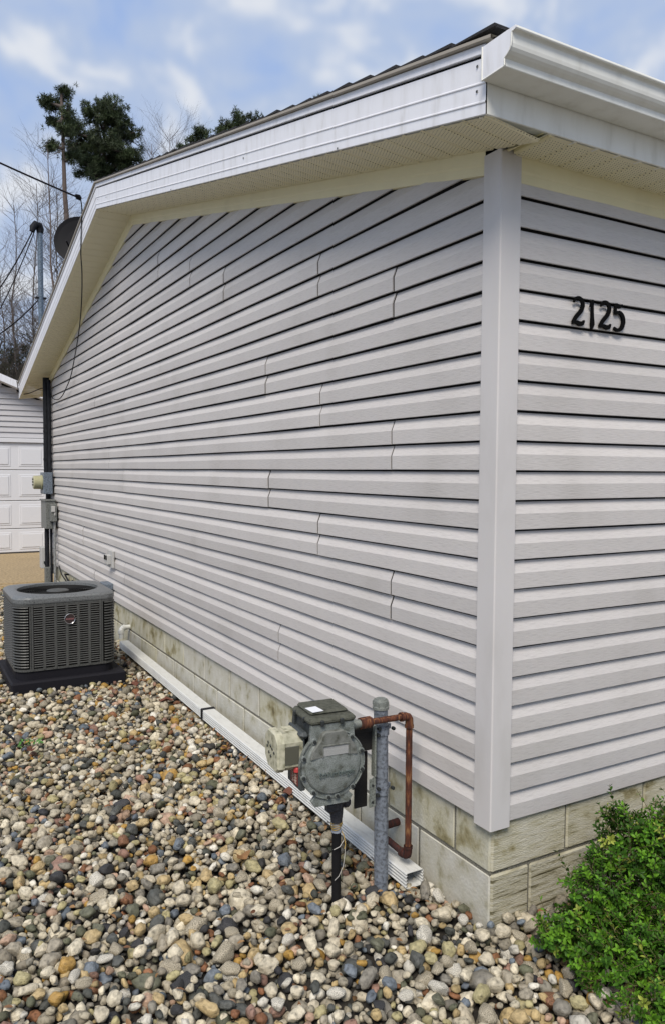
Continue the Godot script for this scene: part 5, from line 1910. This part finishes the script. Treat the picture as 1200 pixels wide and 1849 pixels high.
func build_bush() -> void:
	var t := thing("boxwood_bush", "bright green boxwood bush against the front foundation", "bush")
	var leaf := leaf_mesh()
	var lobes := [[5.6, -1.4, 3.6, 2.9, 2.6, 2.1], [3.9, -0.45, 2.5, 1.4, 1.35, 1.3], [2.6, -1.8, 2.6, 1.6, 1.35, 1.3], [1.2, -2.7, 2.5, 1.25, 0.85, 1.1], [1.9, -2.65, 4.1, 1.9, 1.2, 1.3], [2.4, -2.7, 5.7, 2.5, 1.15, 1.4], [5.2, -2.3, 6.4, 3.0, 1.5, 1.6], [7.3, -0.4, 3.0, 2.2, 1.6, 1.7], [4.4, -2.6, 5.2, 2.2, 1.35, 1.2]]
	var list := []
	var cols := []
	var cam := K(-17.2251, 11.9483, 19.4395)
	var b := MB.new()
	var hol := FastNoiseLite.new()
	hol.seed = 77
	hol.frequency = 9.0
	hol.fractal_octaves = 2
	for q in lobes:
		var cen := K(q[0], q[1], q[2])
		var rad := Vector3(q[3], q[4], q[5]) * S
		var root := K(lerpf(q[0], 5.2, 0.5), -3.4, lerpf(q[2], 3.2, 0.5))
		b.tube(crooked(root, cen, 4, 0.02), [0.008, 0.007, 0.006, 0.005, 0.004], 6)
		var cnt := int((q[3] * q[4] + q[4] * q[5] + q[3] * q[5]) * 60.0)
		for i in cnt:
			var d := Vector3(rng.randfn(), rng.randfn(), rng.randfn()).normalized()
			if d.y < -0.75:
				continue
			var shell := 1.06 - 0.45 * pow(rng.randf(), 1.5)
			var e := cen + d * rad * shell
			if shell > 0.80 and hol.get_noise_3dv(e) < -0.06:
				continue
			if e.z < 0.03 or e.y < 0.02:
				continue
			# sprig growing outwards and up
			var g := (d * Vector3(1, 0.7, 1) + Vector3(rng.randfn() * 0.35, 0.55 + rng.randfn() * 0.3, rng.randfn() * 0.35)).normalized()
			var len_ := rng.randf_range(0.04, 0.08)
			if rng.randf() < 0.10 and d.y > 0.1:
				e += g * rng.randf_range(0.02, 0.06)
				len_ *= 1.7
			var a := e - g * len_ * 0.9
			b.tube([a, a + g * len_ * 0.5, a + g * len_], [0.0013, 0.0011, 0.0008], 4, false)
			var young := rng.randf()
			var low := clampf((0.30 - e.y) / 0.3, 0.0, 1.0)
			var pairs := rng.randi_range(4, 7)
			var sd := g.cross(Vector3(rng.randf(), rng.randf(), rng.randf())).normalized()
			for k in pairs:
				var f := (k + 0.4) / pairs
				var at := a + g * len_ * f
				sd = sd.rotated(g, PI / 2 + rng.randfn() * 0.25)
				for s in [-1.0, 1.0]:
					var dir: Vector3 = (sd * s + g * rng.randf_range(0.35, 0.9)).normalized()
					var up := (g - dir * g.dot(dir)).normalized()
					var bs := Basis(up.cross(dir).normalized(), up, dir)
					var sz := rng.randf_range(0.013, 0.026) * (1.0 if f < 0.85 else 0.75)
					list.append(Transform3D(bs.scaled_local(Vector3(sz, sz, sz)), at))
					var c := Color(0.028, 0.078, 0.008)
					if young > 0.955:
						c = Color(0.24, 0.28, 0.05)
					elif young > 0.78 or f > 0.8 and young > 0.4:
						c = Color(0.090, 0.205, 0.014)
					elif young > 0.4:
						c = Color(0.046, 0.125, 0.010)
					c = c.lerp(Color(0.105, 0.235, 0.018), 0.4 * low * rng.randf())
					var w := rng.randf_range(0.8, 1.2)
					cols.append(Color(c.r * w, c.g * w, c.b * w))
	part("stems", b, M.stem, t)
	# the leaves that show largest are pieces of their own
	var order := range(list.size())
	order = Array(order)
	var key := []
	for i in list.size():
		var tr: Transform3D = list[i]
		var dd: Vector3 = tr.origin - cam
		key.append(dd.length() / tr.basis.x.length())
	order.sort_custom(func(x, y): return key[x] < key[y])
	var rest := []
	var rest_c := []
	for n in order.size():
		var i: int = order[n]
		if n < 260:
			var c: Color = cols[i]
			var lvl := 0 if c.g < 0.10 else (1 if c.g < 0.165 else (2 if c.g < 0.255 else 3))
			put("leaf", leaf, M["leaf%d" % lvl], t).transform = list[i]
		else:
			rest.append(list[i])
			rest_c.append(cols[i])
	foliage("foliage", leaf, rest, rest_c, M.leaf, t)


# ---------------------------------------------------------------- river stones
func icosphere(level: int) -> Array:
	var t := (1.0 + sqrt(5.0)) / 2.0
	var v := []
	for e in [[-1, t, 0], [1, t, 0], [-1, -t, 0], [1, -t, 0], [0, -1, t], [0, 1, t], [0, -1, -t], [0, 1, -t], [t, 0, -1], [t, 0, 1], [-t, 0, -1], [-t, 0, 1]]:
		v.append(Vector3(e[0], e[1], e[2]).normalized())
	var f := [[0, 11, 5], [0, 5, 1], [0, 1, 7], [0, 7, 10], [0, 10, 11], [1, 5, 9], [5, 11, 4], [11, 10, 2], [10, 7, 6], [7, 1, 8], [3, 9, 4], [3, 4, 2], [3, 2, 6], [3, 6, 8], [3, 8, 9], [4, 9, 5], [2, 4, 11], [6, 2, 10], [8, 6, 7], [9, 8, 1]]
	for l in level:
		var mid := {}
		var nf := []
		for tri in f:
			var m := []
			for e in 3:
				var a: int = tri[e]
				var c: int = tri[(e + 1) % 3]
				var k := mini(a, c) * 100000 + maxi(a, c)
				if not mid.has(k):
					mid[k] = v.size()
					v.append((v[a] + v[c]).normalized())
				m.append(mid[k])
			nf.append([tri[0], m[0], m[2]])
			nf.append([tri[1], m[1], m[0]])
			nf.append([tri[2], m[2], m[1]])
			nf.append([m[0], m[1], m[2]])
		f = nf
	return [v, f]


func stone_shape(ico: Array, sd: int) -> Array:
	# [vertices, normals, index]; about 1 across, flattest along y
	var ns := FastNoiseLite.new()
	ns.seed = sd
	ns.frequency = 0.65
	ns.fractal_octaves = 2
	var rr := RandomNumberGenerator.new()
	rr.seed = sd * 77 + 5
	var scale := Vector3(rr.randf_range(0.85, 1.25), rr.randf_range(0.55, 0.82), rr.randf_range(0.72, 1.0))
	var cuts := []
	for i in rr.randi_range(3, 9):
		cuts.append([Vector3(rr.randfn(), rr.randfn(), rr.randfn()).normalized(), rr.randf_range(0.58, 0.88)])
	var v := PackedVector3Array()
	for p in ico[0]:
		var q: Vector3 = p * (1.0 + 0.30 * ns.get_noise_3dv(p * 1.5))
		for c in cuts:
			var over_: float = q.dot(c[0]) - c[1]
			if over_ > 0.0:
				q -= c[0] * over_ * 0.85
		v.append(q * scale * 0.5)
	var n := PackedVector3Array()
	n.resize(v.size())
	var idx := PackedInt32Array()
	for t in ico[1]:
		var a: int = t[0]
		var b: int = t[1]
		var c: int = t[2]
		var m: Vector3 = (v[b] - v[a]).cross(v[c] - v[a])
		if m.dot(v[a] + v[b] + v[c]) < 0.0:
			m = -m
		else:
			var w := b
			b = c
			c = w
		idx.append(a); idx.append(b); idx.append(c)
		n[a] += m; n[b] += m; n[c] += m
	for i in n.size():
		n[i] = n[i].normalized()
	return [v, n, idx]


func shape_mesh(s: Array) -> ArrayMesh:
	var m := ArrayMesh.new()
	var a := []
	a.resize(Mesh.ARRAY_MAX)
	a[Mesh.ARRAY_VERTEX] = s[0]
	a[Mesh.ARRAY_NORMAL] = s[1]
	a[Mesh.ARRAY_INDEX] = s[2]
	m.add_surface_from_arrays(Mesh.PRIMITIVE_TRIANGLES, a)
	return m


func build_gravel() -> void:
	var bed := node("gravel_bed", self)
	kind(bed, "structure")
	var b := MB.new()
	b.quad(K(-26, -3.98, -91), K(0.4, -3.98, -91), K(0.4, -3.98, 15), K(-26, -3.98, 15), Vector3.UP)
	b.quad(K(0.4, -3.98, -0.3), K(24, -3.98, -0.3), K(24, -3.98, 15), K(0.4, -3.98, 15), Vector3.UP)
	part("soil", b, M.soil, bed)

	# where stones lie, by size: dart throwing on a grid
	var cell := 0.05
	var grid := {}
	var stones := []   # [x, z, r, layer]
	var lim := func(x: float, z: float) -> bool:
		# plan metres: left of the house, or before its front
		if x > 0.012 and z < 0.0:
			return false
		if z < -0.3 and x < lerpf(-1.95, -1.15, clampf((-0.3 - z) / 8.6, 0.0, 1.0)):
			return false
		return true
	var throw := func(count: int, r0: float, r1: float, gap: float, layer: int, far_only: float) -> void:
		for i in count:
			var x: float
			var z: float
			if rng.randf() < 0.78:
				x = rng.randf_range(-2.0, 0.01); z = rng.randf_range(-9.0, 1.5)
				if far_only < 0.0 and z < far_only:
					continue
			else:
				x = rng.randf_range(-0.2, 2.2); z = rng.randf_range(0.0, 1.5)
			var r := r0 + (r1 - r0) * pow(rng.randf(), 1.7)
			if not lim.call(x, z):
				continue
			# keep out of the pad's footprint
			if absf(x / S + 6.5) < 4.0 and absf(z / S + 40.7) < 4.0:
				continue
			if absf(x / S + 1.75) < 0.22 and absf(z / S + 3.98) < 0.24 or absf(x / S + 3.66) < 0.24 and absf(z / S + 4.0) < 0.24:
				continue
			if x < 0.0 and x + r * 0.9 > 0.017 and z < 0.0:
				x = 0.017 - r * 0.9
			if x > 0.0 and z - r * 0.9 < -0.017:
				z = r * 0.9 - 0.017
			var gx := int(floor(x / cell))
			var gz := int(floor(z / cell))
			var ok := true
			for dx in range(-2, 3):
				for dz in range(-2, 3):
					var lst = grid.get(Vector3i(gx + dx, gz + dz, layer))
					if lst == null:
						continue
					for e in lst:
						var mind: float = (e[2] + r) * gap
						if (e[0] - x) * (e[0] - x) + (e[1] - z) * (e[1] - z) < mind * mind:
							ok = false
							break
					if not ok:
						break
				if not ok:
					break
			if ok:
				var k := Vector3i(gx, gz, layer)
				var st := [x, z, r, layer]
				if not grid.has(k):
					grid[k] = []
				grid[k].append(st)
				stones.append(st)
	throw.call(160, 0.036, 0.046, 0.95, 0, 0.0)
	throw.call(8500, 0.020, 0.035, 0.92, 0, 0.0)
	throw.call(42000, 0.0135, 0.021, 0.80, 0, 0.0)
	throw.call(70000, 0.009, 0.0135, 0.72, 0, 0.0)
	# a second, looser layer lies on top
	throw.call(25000, 0.0145, 0.031, 0.97, 1, 0.0)
	throw.call(8000, 0.0105, 0.016, 1.06, 1, 0.0)

	var ico1 := icosphere(1)
	var ico2 := icosphere(2)
	var shapes1 := []
	var shapes2 := []
	for i in 18:
		shapes1.append(stone_shape(ico1, i + 1))
		shapes2.append(shape_mesh(stone_shape(ico2, i + 1)))
	var cam := Transform3D(Basis.from_euler(Vector3(-0.0535, -0.5167, 0.0059)), K(-17.2251, 11.9483, 19.4395))
	var inv := cam.affine_inverse()
	var placed := []
	for st in stones:
		var r: float = st[2]
		var size := r * 2.0 * rng.randf_range(1.02, 1.22)
		var shape := rng.randi_range(0, 17)
		var tilt := Vector3(rng.randfn() * 0.32, rng.randf() * TAU, rng.randfn() * 0.32)
		if rng.randf() < 0.12:
			tilt.x += 1.1
		var bs := Basis.from_euler(tilt)
		var y := 0.0
		if st[3] == 0:
			y = -0.036 + rng.randfn() * 0.005 + r * 0.20
		else:
			y = -0.012 + r * 0.30 + rng.randfn() * 0.003
		# the bed dips a little away from the wall and heaps up here and there
		y += 0.010 * sin(st[0] * 3.1 + 1.0) * cos(st[1] * 2.3) - 0.004
		var tr := Transform3D(bs.scaled(Vector3(size, size, size)), Vector3(st[0], y, st[1]))
		var pc := inv * tr.origin
		var big := 0.0
		if pc.z < 0.0:
			var sx := pc.x / -pc.z * 1393.5
			var sy := pc.y / -pc.z * 1393.5
			var hid: bool = st[0] > 0.06 and sx > 360.0
			if absf(sx) < 590.0 and absf(sy) < 915.0 and not hid:
				big = size / -pc.z * (1.0 if st[3] == 1 else 0.8)
		placed.append([tr, shape, big, stone_colour()])
	placed.sort_custom(func(p, q): return p[2] > q[2])
	var vv := PackedVector3Array()
	var nn := PackedVector3Array()
	var cc := PackedColorArray()
	var ii := PackedInt32Array()
	for i in placed.size():
		var e: Array = placed[i]
		var tr: Transform3D = e[0]
		if i < 300:
			put("stone", shapes2[e[1]], M["stone%d" % e[3]], bed).transform = tr
			continue
		var s: Array = shapes1[e[1]]
		var at := vv.size()
		vv.append_array(tr * (s[0] as PackedVector3Array))
		nn.append_array(Transform3D(tr.basis.orthonormalized(), Vector3()) * (s[1] as PackedVector3Array))
		var q: Array = stone_cols[e[3]]
		var w := rng.randf_range(0.66, 1.18)
		var col := Color(q[0] * w, q[1] * w, q[2] * w)
		var block := PackedColorArray()
		block.resize(s[0].size())
		block.fill(col)
		cc.append_array(block)
		for k in s[2]:
			ii.append(at + k)
	var m := ArrayMesh.new()
	var a := []
	a.resize(Mesh.ARRAY_MAX)
	a[Mesh.ARRAY_VERTEX] = vv
	a[Mesh.ARRAY_NORMAL] = nn
	a[Mesh.ARRAY_COLOR] = cc
	a[Mesh.ARRAY_INDEX] = ii
	m.add_surface_from_arrays(Mesh.PRIMITIVE_TRIANGLES, a)
	kind(put("stones", m, M.stones, bed), "stuff")
	print("stones ", placed.size(), " tris ", ii.size() / 3)


# ---------------------------------------------------------------- weed, stake, dead leaves
func build_litter() -> void:
	var o := thing("weed", "small bright green weed growing between the stones", "plant")
	var leaf := leaf_mesh()
	for i in 34:
		var az := rng.randf() * TAU
		var d := Vector3(cos(az), rng.randf_range(0.1, 0.9), sin(az)).normalized()
		var sx := d.cross(Vector3.UP).normalized()
		var s := rng.randf_range(0.018, 0.034)
		var bs := Basis(sx, sx.cross(d), d).scaled_local(Vector3(s, s, s))
		put("leaf", leaf, M.weed, o).transform = Transform3D(bs, K(-10.9 + rng.randfn() * 0.38, -3.42 + rng.randf() * 0.1, -25.6 + rng.randfn() * 0.38))
	var b := MB.new()
	b.tube([K(-12.1, -2.85, -26.9), K(-11.6, -3.3, -26.5)], [0.008, 0.006], 8)
	b.tube([K(-12.12, -2.83, -26.92), K(-12.06, -2.89, -26.86)], 0.011, 8)
	tag(part("stake", b, M.cable), "black stake leaning out of stones at left edge", "stake")
	var list := []
	var cols := []
	for i in 420:
		var x: float
		var z: float
		if rng.randf() < 0.6:
			z = rng.randf_range(-46.0, -2.0); x = -0.9 - absf(rng.randfn()) * 0.8
		else:
			z = rng.randf_range(-36.0, 2.0); x = rng.randf_range(-15.0, -1.0)
		var sz := rng.randf_range(0.014, 0.036)
		list.append(Transform3D(Basis.from_euler(Vector3(rng.randfn() * 0.5, rng.randf() * TAU, rng.randfn() * 0.5)).scaled(Vector3(sz, sz, sz)), K(x, rng.randf_range(-3.5, -3.3), z)))
		var t := rng.randf()
		cols.append(Color(0.11, 0.045, 0.02).lerp(Color(0.26, 0.15, 0.06), t))
	tag(foliage("leaf_litter", leaf, list, cols, M.needles, self), "scattered brown leaf bits caught between the stones", "leaf litter")
	var spots := [["reddish dead leaf by the right corner of the black pad", -2.35, -34.6, 0], ["brown dead leaf heap edge beside the black pad", -2.9, -34.2, 0], ["curled red leaf on stones before the downspout strap", -1.9, -29.5, 0], ["tan leaf on stones left of the downspout strap", -2.1, -24.0, 1], ["orange brown leaf near the middle of the downspout", -1.5, -17.5, 1], ["brown leaf beside the downspout above the meter", -1.45, -12.6, 0], ["tan leaf left of the gas meter on the stones", -5.6, -8.0, 1], ["dark red leaf on stones below the weed", -11.0, -24.3, 0]]
	for e in spots:
		b = MB.new()
		var p := K(e[1], -3.24, e[2])
		var r := rng.randf_range(0.022, 0.036)
		var prev := Vector3()
		var pn := Vector3()
		for k in 11:
			var a := TAU * k / 10.0
			var rr := r * (1.0 + 0.35 * cos(a * 5.0 + 1.0)) * (1.25 if absf(cos(a)) > 0.7 else 0.8)
			var q := p + Vector3(cos(a) * rr, 0.012 * sin(a * 2.0 + r * 300.0) + 0.008, sin(a) * rr)
			if k > 0:
				b.flat(p, prev, q, Vector3.UP)
				b.flat(p - Vector3(0, 0.0008, 0), prev - Vector3(0, 0.0008, 0), q - Vector3(0, 0.0008, 0), Vector3.DOWN)
			prev = q
			pn = q
		tag(part("dead_leaf", b, M.dead_leaf if e[3] == 0 else M.dead_leaf_tan), e[0], "leaf", "dead leaves on the stones")
